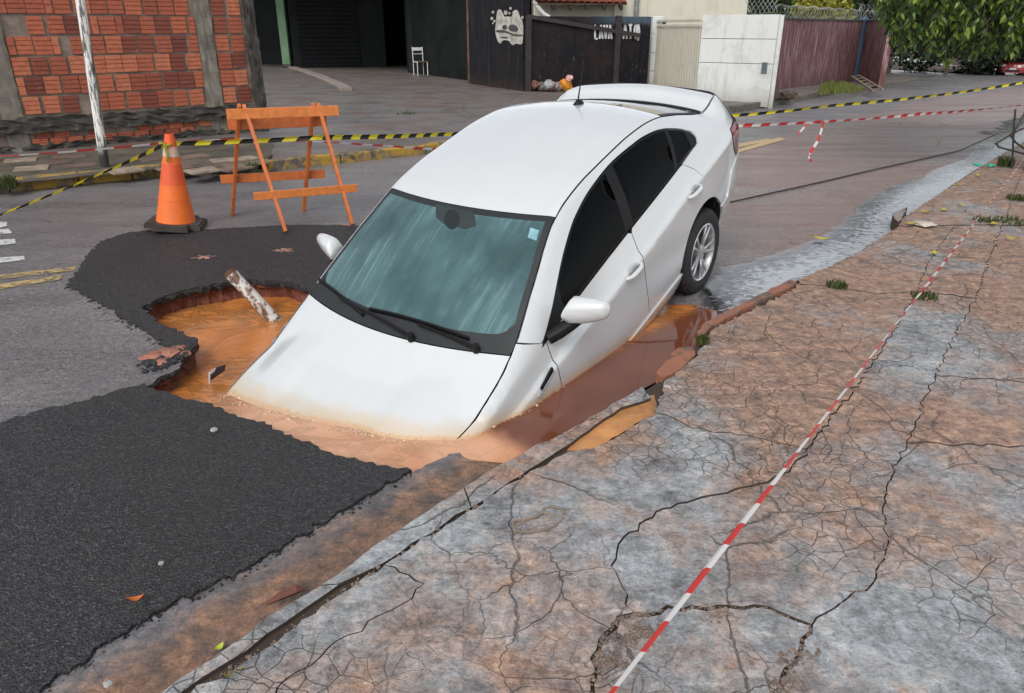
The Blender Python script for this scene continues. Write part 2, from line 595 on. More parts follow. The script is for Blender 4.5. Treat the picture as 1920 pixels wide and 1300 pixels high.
def m_stream():
    """thin sheet of running water with foam"""
    t = NT('foamy_water'); p = t.pos()
    core = t.n('ShaderNodeAttribute', attribute_name='core').outputs['Fac']
    al = t.map(p, (.55, 1.0, 1), (0, 0, math.radians(-49)))
    f1 = t.noise(t.warp(al, 6, .3), 24, 4, .75)
    cells = t.voro(t.warp(al, 8, .12), 26, 'F1')
    foam = t.m('ADD', t.m('MULTIPLY', f1, .95), t.m('MULTIPLY', core, .34))
    foam = t.m('SUBTRACT', foam, t.m('MULTIPLY', cells, .22))
    foam = t.smooth(foam, .47, .72)
    edge = t.smooth(t.m('ADD', core, t.m('MULTIPLY', t.m('SUBTRACT', t.noise(p, 3.5, 5, .6), .5), .5)), .06, .22)
    h = t.m('ADD', t.noise(al, 11, 4, .6), t.m('MULTIPLY', f1, .5))
    nb = t.bump(h, .5, .02)
    fo = t.bsdf((.50, .53, .56), .35, nb)
    film = t.n('ShaderNodeBsdfGlossy', {'Color': (.95, .95, .95, 1), 'Roughness': .08, 'Normal': t.bump(h, .2, .012)}).outputs[0]
    tint = t.n('ShaderNodeBsdfTransparent', {'Color': (.86, .86, .88, 1)}).outputs[0]
    fr = t.n('ShaderNodeFresnel', {'IOR': 1.9}).outputs[0]
    wat = t.n('ShaderNodeMixShader', {0: t.m('MULTIPLY', fr, 1.0), 1: tint, 2: film}).outputs[0]
    a = t.n('ShaderNodeMixShader', {0: t.m('MULTIPLY', foam, .85), 1: wat, 2: fo}).outputs[0]
    clear = t.n('ShaderNodeBsdfTransparent').outputs[0]
    return t.done(t.n('ShaderNodeMixShader', {0: edge, 1: clear, 2: a}).outputs[0])


def m_yard():
    t = NT('yard_concrete'); p = t.pos()
    n = t.noise(t.warp(p, .8, .8), .7, 6, .65)
    c = t.ramp(n, [(.3, (.10, .085, .078)), (.48, (.165, .148, .140)), (.62, (.135, .098, .080)), (.8, (.19, .135, .105))])
    s = t.ramp(t.noise(t.map(p, (.35, 1.5, 1), (0, 0, .3)), 1.4, 6, .65), [(.5, 0.0), (.66, .6)])
    c = t.mix(s, c, (.075, .055, .048))
    ck = t.ramp(t.voro(t.warp(p, 1.5, .5), .5, 'DISTANCE_TO_EDGE'), [(0.0, 1.0), (.012, 0.0)])
    c = t.mix(t.m('MULTIPLY', ck, .7), c, (.03, .025, .02))
    r = t.ramp(n, [(.3, .35), (.7, .7)])
    return t.done(t.bsdf(c, r, t.bump(t.noise(p, 14, 6, .7), .6, .02)))


M_ROAD, M_PATCH, M_MUD, M_SOIL = m_road(), m_patch(), m_mud(), m_soil()
M_CONC, M_CONC_R = m_concrete('cracked_concrete', .012), m_concrete('stained_concrete', .10)
M_YARD = m_yard()
M_STREAM = m_stream()
M_BED = plain('joint_dirt', (.055, .038, .028), .9, bump=.8, bscale=30)

# ------------------------------------------------------------------ ground: road with the sink hole
def P2(pts, z=0.0): return [tuple(G(x, y, z)[:2]) for x, y in pts]


HOLE_PX = [(268, 578), (300, 561), (345, 546), (420, 532), (470, 525), (540, 531), (575, 541), (680, 560), (820, 600),
           (960, 640), (1035, 690), (1015, 752), (905, 822), (836, 852), (772, 884), (700, 869), (640, 858), (560, 828), (500, 800),
           (430, 780), (390, 760), (330, 745), (275, 728), (300, 706), (338, 690), (350, 668), (372, 645), (345, 629), (318, 617), (292, 603)]
HOLE = rough_line(P2(HOLE_PX), .028, .010, 3, True)
RD = Vector((.66, .75)).normalized()            # road direction
RN = Vector((.75, -.66)).normalized()           # towards the near pavement
SEGA, SEGB = np.array(G(1010, 775)[:2]), np.array(G(1262, 600)[:2])


def seg_d(x, y, a, b):
    e = b - a
    t = np.clip(((x - a[0]) * e[0] + (y - a[1]) * e[1]) / (e @ e), 0, 1)
    return np.hypot(x - a[0] - t * e[0], y - a[1] - t * e[1])


def zroad(x, y):
    d = seg_d(x, y, SEGA, SEGB)
    sag = -.10 * np.exp(-(d / .42) ** 2)
    w = vnoise(x, y, 1.1, 5) * .012 + vnoise(x, y, 3.7, 9) * .005
    return terrain(x, y) + sag + w * np.exp(-((x - 0) ** 2 + (y - 5) ** 2) / 90.0)


KERB_PX = [(200, 1365), (296, 1300), (417, 1217), (500, 1154), (600, 1096), (754, 988), (869, 912), (946, 865), (1062, 808),
           (1136, 766), (1235, 705), (1305, 640), (1400, 578), (1482, 528), (1588, 488), (1684, 424), (1780, 350), (1836, 314), (1916, 268), (2100, 160)]
KERB_Z = .09
KERB = np.array([G(x, y, KERB_Z)[:2] for x, y in KERB_PX])
KERB = np.vstack([KERB[0] + (KERB[0] - KERB[1]) * 8, KERB])


def kerb_d(x, y):
    return np.min([seg_d(x, y, KERB[i], KERB[i + 1]) for i in range(len(KERB) - 1)], axis=0)


R_ = 420.0
outer = [(-R_, -60), (R_, -60), (R_, R_), (-R_, R_)]
pts = np.vstack([grid(-4.2, 3.2, 1.0, 8.5, .085), grid(-9, 10, -1, 14, .30), grid(-25, 45, -8, 60, 1.6), grid(-R_, R_, -60, R_, 22)])
V2, T = tri_poly(outer, [HOLE], pts, .03)
road = sheet('road', V2, T, zroad(V2[:, 0], V2[:, 1]), M_ROAD, smooth=True)
tag(road, kind='structure')
gd = 1 - np.clip(kerb_d(V2[:, 0], V2[:, 1]) / .75, 0, 1)
gd[kerb_d(V2[:, 0], V2[:, 1]) > 5] = 0
at = road.data.attributes.new('gutter', 'FLOAT', 'POINT')
at.data.foreach_set('value', gd.astype(np.float32))

# hole walls: asphalt layer, then overhung red soil
H3 = np.array(HOLE)
cen = H3.mean(0)
ring = []
for k, (dz, inn) in enumerate([(0.0, 0.0), (-.02, .002), (-.045, -.012), (-.055, -.035), (-.085, -.05), (-.14, -.03), (-.30, 0.02), (-.6, .08)]):
    n = len(H3)
    tng = np.roll(H3, -1, 0) - np.roll(H3, 1, 0)
    nn = np.stack([-tng[:, 1], tng[:, 0]], 1)
    nn /= np.linalg.norm(nn, axis=1)[:, None] + 1e-9
    if np.mean(np.sum(nn * (cen - H3), 1)) < 0: nn = -nn
    jit = NR.normal(0, .007 if k else 0, n) + (vnoise(H3[:, 0], H3[:, 1], 5.0, k) * .05 if k > 2 else 0)
    q = H3 + nn * (inn + jit)[:, None]
    ring.append(np.column_stack([q, zroad(H3[:, 0], H3[:, 1]) + dz + (NR.normal(0, .006, n) if k else 0)]))
n = len(H3)
Vw = np.vstack(ring)
Fw, fm = [], []
for k in range(len(ring) - 1):
    for i in range(n):
        j = (i + 1) % n
        Fw.append((k * n + i, k * n + j, (k + 1) * n + j, (k + 1) * n + i)); fm.append(0 if k < 2 else 1)
hw = mesh('hole_wall', Vw, Fw, None, None, False, fm, [M_PATCH, M_SOIL])
tag(hw, kind='structure')

# muddy water: fills the hole and runs out over the sagging gutter
def zmud(x, y):
    w = x * RN.x + y * RN.y
    w1 = float(Vector(G(1100, 720)[:2]).dot(RN)); w0 = float(Vector(G(330, 640)[:2]).dot(RN))
    t = np.clip((w - w0) / (w1 - w0), 0, 1)
    return -.145 + (.145 - .022) * t


MUD_PX = [(200, 560), (440, 490), (700, 520), (1000, 560), (1200, 520), (1330, 530), (1345, 600), (1310, 660), (1235, 722), (1130, 778), (1010, 850), (960, 880), (860, 870),
          (780, 910), (560, 860), (300, 775), (200, 740), (330, 655)]
mud_poly = P2(MUD_PX, -.05)
V2, T = tri_poly(mud_poly, [], grid(-3, 2, 2, 7, .07), .03)
mud = sheet('muddy_water', V2, T, zmud(V2[:, 0], V2[:, 1]), M_MUD, smooth=True)
tag(mud, kind='structure')
gx, gy = V2[:, 0], V2[:, 1]
ca, cb_ = np.array(G(880, 812, -.06)[:2]), np.array(G(1200, 650, -.04)[:2])
ce = (cb_ - ca) / np.linalg.norm(cb_ - ca)
sgn = (gx - ca[0]) * ce[1] - (gy - ca[1]) * ce[0]
alg = (gx - ca[0]) * ce[0] + (gy - ca[1]) * ce[1]
gw = np.clip((sgn + .12) / .06, 0, 1) * np.clip((alg + .02) / .10, 0, 1)
at = mud.data.attributes.new('gutter_water', 'FLOAT', 'POINT'); at.data.foreach_set('value', gw.astype(np.float32))
dF = seg_d(gx, gy, np.array(G(470, 775)[:2]), np.array(G(840, 850)[:2]))
at = mud.data.attributes.new('scum', 'FLOAT', 'POINT'); at.data.foreach_set('value', np.clip(1.35 - dF / .42, 0, 1).astype(np.float32))

# new asphalt patch round the hole, two sheets 2 cm proud of the old road
hole_top = HOLE_PX[:8]
PA = [(125, 537), (148, 508), (165, 482), (188, 456), (230, 441), (300, 431), (400, 432), (530, 425), (650, 425), (760, 428), (900, 450), (1000, 500), (1040, 600), (1030, 660)]
up = rough_line(P2(PA), .028, .011, 21)
HP = np.array(HOLE)
def hole_run(a_px, b_px):
    """points of the hole outline going backwards from one pixel to another"""
    i = int(np.argmin(np.linalg.norm(HP - np.array(G(*a_px)[:2]), axis=1))); j = int(np.argmin(np.linalg.norm(HP - np.array(G(*b_px)[:2]), axis=1)))
    out = []
    while i != j:
        out.append(tuple(HP[i])); i = (i - 1) % len(HP)
    return out + [tuple(HP[j])]
inn = hole_run((1035, 690), (368, 645))
patch_low = rough_line([inn[-1]] + P2([(352, 664), (318, 655), (296, 640), (255, 612), (190, 571), (125, 537)]), .028, .010, 23)
poly = up + inn + patch_low[1:-1]
V2, T = tri_poly(poly, [], grid(-4.2, 2, 3, 9, .12), .03)
p1 = sheet('asphalt_patch', V2, T, zroad(V2[:, 0], V2[:, 1]) + .012, M_PATCH, smooth=True, skirt=.016)
tag(p1, kind='structure')
PB = [(-220, 850), (0, 800), (60, 778), (130, 764), (215, 738), (272, 722)]
edge_l = rough_line(P2(PB), .028, .009, 31)
front = hole_run((275, 728), (772, 884))
right = rough_line([front[-1]] + P2([(620, 975), (540, 1022), (480, 1060), (400, 1100), (330, 1132), (240, 1192), (80, 1296), (-60, 1400), (-500, 1400)]), .022, .009, 33)
V2, T = tri_poly(edge_l + front + right[1:], [], grid(-4.2, 1, 1, 5, .12), .03)
p2 = sheet('asphalt_patch', V2, T, zroad(V2[:, 0], V2[:, 1]) + .014, M_PATCH, smooth=True, skirt=.018)
tag(p2, kind='structure')

# painted markings
M_WHITE_LINE = m_paint_line('worn_white_paint', (.62, .62, .60), .58)
M_YEL_LINE = m_paint_line('worn_yellow_paint', (.50, .36, .16), .53)


def marking(name, px, mat, dz=.006, step=.05, amp=.004, seed=1):
    pl = rough_line(P2(px), step, amp, seed, True)
    V2, T = tri_poly(pl, [], None)
    o = sheet(name, V2, T, zroad(V2[:, 0], V2[:, 1]) + dz, mat)
    return tag(o, kind='structure')


for i, q in enumerate([[(-70, 428), (-70, 418), (0, 417), (13, 417), (15, 424), (0, 428)], [(-70, 436), (0, 431), (18, 430), (22, 438), (0, 440), (-70, 446)],
                       [(-70, 458), (0, 450), (28, 448), (31, 457), (0, 460), (-70, 467)], [(-80, 492), (0, 484), (45, 481), (48, 489), (0, 494), (-80, 503)]]):
    marking('crosswalk_stripe', q, M_WHITE_LINE, seed=i)
marking('centre_line', [(-80, 526), (0, 517), (142, 502), (143, 509), (0, 525), (-80, 534)], M_YEL_LINE, seed=7)
marking('centre_line', [(-80, 545), (0, 535), (120, 517), (112, 526), (0, 545), (-80, 555)], M_YEL_LINE, seed=8)
marking('centre_line', [(1330, 283), (1375, 272), (1440, 261), (1448, 264), (1376, 279), (1330, 291)], m_paint_line('yellow_paint', (.55, .40, .20), .66), seed=9)
marking('centre_line', [(1330, 296), (1376, 283), (1462, 258), (1474, 262), (1378, 289), (1330, 301)], bpy.data.materials['yellow_paint'], seed=10)

# ------------------------------------------------------------------ near pavement: kerb stones and cracked slabs
bed_outer = [tuple(p) for p in KERB + np.array([RN.x, RN.y]) * .02] + [(30, 14), (14, -12), (-4, -14)]
V2, T = tri_poly(bed_outer, [P2([(1085, 838), (1120, 806), (1160, 777), (1215, 764), (1220, 773), (1190, 791), (1160, 811), (1110, 837)], KERB_Z)], None)
bed = sheet('sidewalk', V2, T, KERB_Z - .020, M_BED, skirt=.3)
tag(bed, kind='structure')

_edge_cache = {}


def jag(a, b, z, step=.035, amp=.0075):
    key = (a, b) if a < b else (b, a)
    if key not in _edge_cache:
        r = abs(hash((key[0][0] * 7919 + key[0][1] * 104729 + key[1][0] * 1299709 + key[1][1] * 15485863))) % 99991
        _edge_cache[key] = rough_line([G(*key[0], z)[:2], G(*key[1], z)[:2]], step, amp, r)
    l = _edge_cache[key]
    return l if key == (a, b) else l[::-1]


def inset(poly, d):
    P = np.array(poly, float)
    ar = np.sum(P[:, 0] * np.roll(P[:, 1], -1) - np.roll(P[:, 0], -1) * P[:, 1])
    if ar < 0: P = P[::-1]
    t1 = P - np.roll(P, 1, 0); t2 = np.roll(P, -1, 0) - P
    t1 /= np.linalg.norm(t1, axis=1)[:, None] + 1e-9; t2 /= np.linalg.norm(t2, axis=1)[:, None] + 1e-9
    n = np.stack([-(t1 + t2)[:, 1], (t1 + t2)[:, 0]], 1)
    n /= np.linalg.norm(n, axis=1)[:, None] + 1e-9
    return [tuple(p) for p in P + n * d]


def slab(px, mat, gap=.004, z=KERB_Z, dz=0.0, tilt=(0, 0), th=.05, name='concrete_slab', parent=None, step=.035, amp=.0075):
    loop = []
    m_ = len(px)
    for i in range(m_):
        loop += jag(tuple(px[i]), tuple(px[(i + 1) % m_]), z, step, amp)[:-1]
    pl = inset(loop, gap)
    V2, T = tri_poly(pl, [], None)
    c = V2.mean(0)
    zz = z + dz + (V2[:, 0] - c[0]) * tilt[0] + (V2[:, 1] - c[1]) * tilt[1]
    # worn edge: a small chamfer ring comes from the skirt's bump
    return sheet(name, V2, T, zz, mat, parent or bed, skirt=th, skirt_mat=M_BED if mat is not M_REDKERB else None)


M_REDKERB = m_kerbpaint('red_kerb_paint', (.36, .145, .085), .56)
E1 = [(1523, 1170), (1440, 1136), (1297, 1134), (1215, 1150), (1188, 1150)]
E2 = [(1188, 1150), (1157, 1157), (1123, 1200), (1107, 1277), (1075, 1400), (960, 1975)]
F1 = [(1188, 1150), (1177, 1115), (1146, 1061), (1169, 1008), (1230, 960), (1330, 930), (1440, 905), (1480, 885)]
J1 = [(1480, 885), (1510, 845), (1600, 735), (1660, 645), (1720, 548)]
D1 = [(1830, 560), (1800, 610), (1754, 705), (1700, 830), (1671, 898), (1655, 960), (1666, 1005), (1661, 1032), (1643, 1083), (1590, 1120), (1523, 1170)]
D2 = [(1523, 1170), (1500, 1230), (1468, 1290), (1440, 1400), (1300, 1975)]
PP = [(1228, 776), (1246, 779), (1299, 805), (1368, 813), (1449, 830), (1510, 845)]
QQ = [(720, 1060), (795, 1095), (773, 1123), (690, 1165), (600, 1233), (520, 1290), (430, 1400), (-300, 1975)]
C0 = [(-560, 1975), (270, 1400), (350, 1308), (470, 1232), (640, 1112), (720, 1060)]
C1 = [(720, 1060), (835, 985), (960, 905), (1064, 848)]
MM = [(1064, 848), (1110, 842), (1165, 815), (1228, 776)]
LL = [(1495, 533), (1580, 540), (1640, 552), (1720, 548), (1830, 560)]
rv = lambda l: l[::-1]
SLABS = [
    (C0 + QQ[1:], M_CONC, .0, (0, 0)),
    (C1 + MM[1:] + PP[1:] + rv(J1[:2])[1:] + rv(F1)[1:] + E2[1:] + rv(QQ)[:-1], M_CONC, .002, (.002, 0)),
    ([(1720, 548)] + D1 + E1[1:] + F1[1:] + J1[1:-1], M_CONC, -.001, (0, .001)),
    ([(1228, 776), (1232, 752), (1245, 715), (1308, 668), (1322, 640), (1330, 622), (1400, 586), (1490, 541), (1495, 533)] + LL[1:4] + rv(J1)[1:4] + rv(PP)[1:-1], M_CONC_R, .003, (0, -.002)),
    (rv(E1)[:] + D2[1:] + rv(E2)[:-1], M_CONC, -.006, (.004, 0)),
    ([(1671, 898), (1700, 830), (2060, 842), (2900, 1975)] + rv(D2) + rv(D1)[1:6], M_CONC, -.004, (0, .001)),
    ([(1754, 705), (2040, 724), (2060, 842), (1700, 830)], M_CONC_R, .0, (0, 0)),
    ([(1830, 560), (2020, 560), (2040, 724), (1754, 705), (1800, 610)], M_CONC_R, .002, (0, 0)),
    ([(1495, 533), (1500, 524), (1588, 486), (1684, 426), (1790, 424), (1742, 490), (1720, 548)] + rv(LL[:4])[1:-1], M_CONC_R, .004, (0, .0)),
    ([(1790, 424), (1880, 424), (1857, 480), (1830, 560), (1720, 548), (1742, 490)], M_CONC_R, .006, (0, .0)),
    ([(1880, 424), (2000, 424), (2020, 560), (1830, 560), (1857, 480)], M_CONC_R, .002, (0, 0)),
    ([(1690, 412), (1765, 362), (1900, 366), (1880, 424), (1790, 424), (1684, 426)], M_CONC_R, .012, (0, 0)),
    ([(1900, 366), (2000, 366), (2000, 424), (1880, 424)], M_CONC_R, .010, (0, 0)),
    ([(1765, 362), (1836, 316), (1920, 316), (1900, 366)], M_CONC_R, .010, (0, 0)),
    ([(1836, 316), (1916, 270), (2100, 162), (2160, 316), (1920, 316)], M_CONC_R, .012, (0, 0)),
    ([(1920, 316), (2160, 316), (2000, 366), (1900, 366)], M_CONC_R, .008, (0, 0)),
    ([(2100, 162), (3300, 300), (3600, 800), (2900, 1975), (2060, 842), (2040, 724), (2020, 560), (2000, 424), (2000, 366), (2160, 316)], M_CONC_R, .002, (0, 0)),
]
for px, mt, dz, tl in SLABS:
    slab(px, mt, .011 if px[0] == (1188, 1150) else .0028, dz=dz, tilt=tl)
KS = [([(-690, 1968), (200, 1365), (417, 1217), (500, 1154), (600, 1096)] + [(636, 1094), (464, 1218), (335, 1300), (240, 1400), (-575, 1975)], -.004),
      ([(600, 1096), (754, 988), (869, 912), (884, 951), (833, 982), (718, 1056), (636, 1094)], -.003),
      ([(869, 912), (946, 865), (1062, 808), (1136, 766), (1205, 724), (1222, 746), (1165, 764), (1118, 796), (1060, 838), (958, 902), (884, 951)], -.001)]
for px, dz in KS:
    slab(px, M_CONC, .003, dz=dz, th=.2, name='kerb_stone', step=.06, amp=.004)
slab([(1305, 628), (1322, 608), (1400, 568), (1482, 527), (1494, 533), (1485, 540), (1400, 580), (1330, 618), (1314, 640)], M_REDKERB, .002, dz=.016, th=.2, name='kerb_stone', step=.05, amp=.003)
slab([(1230, 704), (1246, 682), (1290, 661), (1302, 660), (1304, 668), (1272, 698), (1242, 712)], M_REDKERB, .002, dz=.012, th=.2, name='kerb_stone', step=.05, amp=.003)
slab([(1258, 655), (1272, 643), (1298, 641), (1303, 652), (1282, 661)], M_REDKERB, .002, dz=-.03, th=.1, name='kerb_stone', step=.05, amp=.003)
slab([(1672, 408), (1700, 398), (1690, 418), (1684, 426), (1674, 420)], M_CONC, .002, dz=.05, th=.2, name='kerb_stone')
# mud lying in the broken-out kerb joint
mp = rough_line(P2([(1062, 850), (1116, 797), (1163, 764), (1226, 745), (1232, 780), (1190, 799), (1160, 820), (1110, 846)], .06), .04, .004, 5, True)
V2, T = tri_poly(mp, [], grid(-1, 2, 2, 5, .04), .01)
M_PALEMUD = plain('pale_mud', (.48, .22, .075), .35, var=.45, scale=5, bump=.25)
tag(sheet('mud_puddle', V2, T, .073 + vnoise(V2[:, 0], V2[:, 1], 6) * .004, M_PALEMUD, smooth=True), kind='structure')

# water running in the gutter
ST_PX = [(1215, 640), (1290, 560), (1345, 500), (1440, 480), (1530, 445), (1570, 415), (1600, 385), (1660, 350), (1720, 335), (1740, 320), (1800, 300), (1840, 265), (1900, 232), (2080, 150),
         (2110, 160), (1916, 270), (1836, 316), (1780, 352), (1684, 428), (1620, 470), (1588, 492), (1560, 505), (1482, 532), (1400, 582), (1310, 640), (1270, 660)]
stp = P2(ST_PX)
V2, T = tri_poly(stp, [], grid(-1, 12, 3, 18, .10), .03)
st = sheet('gutter_stream', V2, T, np.maximum(zroad(V2[:, 0], V2[:, 1]) + .012, -.035), M_STREAM, smooth=True)
tag(st, kind='structure')
pl = np.array(stp)
dd = np.min([seg_d(V2[:, 0], V2[:, 1], pl[i], pl[(i + 1) % len(pl)]) for i in range(0, 13)], axis=0)
core = np.clip(dd / .42, 0, 1)
along = V2 @ np.array((RD.x, RD.y))
a0 = float(Vector(stp[0]).dot(RD)); core *= np.clip((along - a0) / 1.5 + .0, 0, 1) ** .7
at = st.data.attributes.new('core', 'FLOAT', 'POINT'); at.data.foreach_set('value', core.astype(np.float32))
# standing water sheets further out on the road
for k, q in enumerate([[(1340, 520), (1380, 485), (1440, 488), (1480, 500), (1450, 530), (1380, 545)],
                       [(1880, 226), (1960, 205), (2010, 208), (1930, 238), (1850, 262), (1800, 272)]]):
    pl = rough_line(P2(q), .25, .06, 60 + k, True)
    V2, T = tri_poly(pl, [], grid(0, 14, 3, 20, .25), .08)
    o = sheet('puddle', V2, T, zroad(V2[:, 0], V2[:, 1]) + .008, M_STREAM, smooth=True)
    tag(o, kind='structure')
    pa = np.array(pl)
    dd = np.min([seg_d(V2[:, 0], V2[:, 1], pa[i], pa[(i + 1) % len(pa)]) for i in range(len(pa))], axis=0)
    at = o.data.attributes.new('core', 'FLOAT', 'POINT'); at.data.foreach_set('value', np.clip(dd / .6, 0, .45).astype(np.float32))

# ------------------------------------------------------------------ the sunken car
# local frame: x forward from the rear axle, y to the car's left, z up from the tyre contact
def pch(xs, ys):
    """monotone cubic through points; returns a function"""
    xs = np.array(xs, float); ys = np.array(ys, float)
    o = np.argsort(xs); xs, ys = xs[o], ys[o]
    h = np.diff(xs); d = np.diff(ys) / h
    m_ = np.zeros(len(xs))
    for i in range(1, len(xs) - 1):
        if d[i - 1] * d[i] > 0:
            w1, w2 = 2 * h[i] + h[i - 1], h[i] + 2 * h[i - 1]
            m_[i] = (w1 + w2) / (w1 / d[i - 1] + w2 / d[i])
    m_[0], m_[-1] = d[0], d[-1]

    def f(x):
        x = np.clip(np.asarray(x, float), xs[0], xs[-1])
        i = np.clip(np.searchsorted(xs, x) - 1, 0, len(h) - 1)
        t = (x - xs[i]) / h[i]
        return ((2 * t ** 3 - 3 * t ** 2 + 1) * ys[i] + (t ** 3 - 2 * t ** 2 + t) * h[i] * m_[i] + (-2 * t ** 3 + 3 * t ** 2) * ys[i + 1] + (t ** 3 - t ** 2) * h[i] * m_[i + 1])
    return f


def tab(s):
    a = np.array([[float(v) for v in q.split(':')] for q in s.split()])
    return pch(a[:, 0], a[:, 1])


c_y5 = tab('3.32:.30 3.2:.50 3.0:.66 2.8:.745 2.5:.79 2.2:.80 2.08:.79 1.7:.717 1.3:.635 1.0:.618 .5:.608 0:.60 -.3:.595 -.55:.61 -.78:.628 -.92:.61 -1.02:.55')
c_hood = tab('3.36:.50 3.28:.66 3.15:.77 2.95:.855 2.7:.918 2.4:.965 2.2:.985 1.5:1.02')
c_roof = tab('2.6:.915 2.24:1.035 1.9:1.185 1.6:1.312 1.42:1.380 1.25:1.420 .9:1.456 .5:1.462 .2:1.442 -.05:1.395 -.25:1.325 -.45:1.245 -.64:1.160 -.75:1.120 -.84:1.128 -.93:1.148 -1.02:1.142')
c_bow = tab('3:.3 2.2:.26 1.3:.24 .8:.05 .3:0 -.2:-.12 -.8:-.22 -1.02:-.28')
c_crown = tab('3.2:.10 2.3:.035 1.3:.05 .8:.10 0:.12 -.4:.10 -.75:.03 -.95:.06 -1.02:.09')
c_zb = tab('-1.02:.965 -.75:1.03 -.3:1.085 .26:1.052 1.06:1.003 1.43:.98 1.83:.955 2.1:.925 2.5:.865 2.9:.75 3.1:.65 3.32:.45')
c_yb = tab('-1.02:.69 -.88:.735 -.75:.752 -.3:.775 .3:.79 1:.80 1.8:.825 2.1:.835 2.5:.825 2.9:.765 3.1:.68 3.32:.40')
c_zc = tab('-1.02:.91 -.55:.945 -.1:.935 .69:.865 1.34:.83 1.9:.80 2.4:.76 2.9:.62 3.1:.55 3.32:.40')
c_yc = tab('-1.02:.735 -.9:.80 -.75:.83 -.48:.856 0:.872 1:.874 1.9:.874 2.5:.858 2.9:.80 3.1:.72 3.32:.45')


def top_z(x, y):
    y2 = y * y
    xp = x + c_bow(x) * y2
    gl = c_roof(xp) - c_crown(x) * y2
    hd = c_hood(x + .10 * y2) - .05 * y2 - .38 * np.maximum(0, np.abs(y) - .585) - .012 * np.exp(-((np.abs(y) - .40 - .06 * (2.2 - x)) / .03) ** 2) * 0
    rid = .010 * (1 / (1 + np.exp(-(np.abs(y) - (.34 + .16 * (2.6 - x))) / .010))) * (x > 1.9)
    hd = hd + rid * 1.9
    return np.where(x > 1.75, np.maximum(gl, hd), gl)


def bspl(P, n):
    """uniform cubic b-spline through clamped control points"""
    P = np.array(P, float)
    P = np.vstack([2 * P[0] - P[1], P, 2 * P[-1] - P[-2]])
    k = len(P) - 3
    u = np.linspace(0, k - 1e-9, n)
    i = u.astype(int); t = (u - i)[:, None]
    return ((1 - t) ** 3 * P[i] + (3 * t ** 3 - 6 * t ** 2 + 4) * P[i + 1] + (-3 * t ** 3 + 3 * t ** 2 + 3 * t + 1) * P[i + 2] + t ** 3 * P[i + 3]) / 6


XS = np.concatenate([np.linspace(-1.02, -.6, 40), np.linspace(-.59, 1.7, 120), np.linspace(1.71, 3.32, 130)])
NS = 260
SY = np.zeros((len(XS), NS)); SZ = np.zeros((len(XS), NS))
for i_, x in enumerate(XS):
    yc, zc, yb, zb, y5 = float(c_yc(x)), float(c_zc(x)), float(c_yb(x)), float(c_zb(x)), float(c_y5(x))
    z5 = float(top_z(np.array(x), np.array(y5)))
    k = yc / .874
    low = .20 if x > -.45 else .20 + .16 * min(1, (-.45 - x) / .6)
    hp = np.exp(-((x + .05) / .42) ** 2) * .012                       # wheel-arch flare
    z5 = max(z5, zb + .012)
    zm = low + (zc - low) * .52
    CP = [(.80 * k, low), (.845 * k, low + (zc - low) * .14), (.868 * k + hp, low + (zc - low) * .32), (.875 * k + hp, zm), (.876 * k, zc - .09), (yc + .002, zc - .025), (yc, zc), (yc - .010, zc + .006),
          (yc + (yb - yc) * .45 - .006, zc + (zb - zc) * .45), (yb + .004, zb - .012), (yb, zb)]
    for s_ in (.33, .62, .85):
        bl = .022 * math.sin(math.pi * s_) * min(1, max(0, (z5 - zb) / .3))
        CP.append((yb + (y5 - yb) * s_ + bl, zb + (z5 - zb) * s_))
    CP.append((y5 + .006, z5 - min(.008, (z5 - zb) * .2)))
    for s_ in (.955, .90, .80, .70, .60, .50, .40, .30, .20, .10, 0.0):
        CP.append((y5 * s_, float(top_z(np.array(x), np.array(y5 * s_)))))
    c = bspl(CP, NS)
    SY[i_], SZ[i_] = c[:, 0], c[:, 1]
ISD = int(NS * 14.6 / 25)       # side portion of the section


def y_side(x, z):
    x = np.asarray(x, float); z = np.asarray(z, float)
    i = np.clip(np.searchsorted(XS, x) - 1, 0, len(XS) - 2)
    t = np.clip((x - XS[i]) / (XS[i + 1] - XS[i]), 0, 1)
    out = np.zeros(len(x))
    for n_ in range(len(x)):
        a = np.interp(z[n_], SZ[i[n_], :ISD], SY[i[n_], :ISD]); b = np.interp(z[n_], SZ[i[n_] + 1, :ISD], SY[i[n_] + 1, :ISD])
        out[n_] = a * (1 - t[n_]) + b * t[n_]
    zc_, zb_ = c_zc(x), c_zb(x)
    led = 1 / (1 + np.exp(np.clip((zc_ + .004 - z) / .0025, -40, 40)))
    return out - .011 * led * np.clip(1 - (z - zc_) / np.maximum(zb_ - zc_, .02) * .9, 0, 1)


def z_top(x, y):
    x = np.asarray(x, float); y = np.abs(np.asarray(y, float))
    i = np.clip(np.searchsorted(XS, x) - 1, 0, len(XS) - 2)
    t = np.clip((x - XS[i]) / (XS[i + 1] - XS[i]), 0, 1)
    j0 = ISD - 12
    out = np.zeros(len(x))
    for n_ in range(len(x)):
        a = np.interp(-y[n_], -SY[i[n_], j0:], SZ[i[n_], j0:]); b = np.interp(-y[n_], -SY[i[n_] + 1, j0:], SZ[i[n_] + 1, j0:])
        out[n_] = a * (1 - t[n_]) + b * t[n_]
    return out


EDGE_J = ISD - 1
edge_y = lambda x: np.interp(x, XS, SY[:, EDGE_J])
edge_z = lambda x: np.interp(x, XS, SZ[:, EDGE_J])

CAR_LOC = (0.7023, 5.7468, -0.026)
car = empty('sunken_car', CAR_LOC)
_y, _p, _r = math.radians(-126.08), math.radians(18.90), math.radians(-.71)
car.rotation_mode = 'QUATERNION'
car.rotation_quaternion = (Matrix.Rotation(_y, 3, 'Z') @ Matrix.Rotation(_p, 3, 'Y') @ Matrix.Rotation(_r, 3, 'X')).to_quaternion()
tag(car, 'white sedan sunk nose first into the flooded sinkhole', 'car')


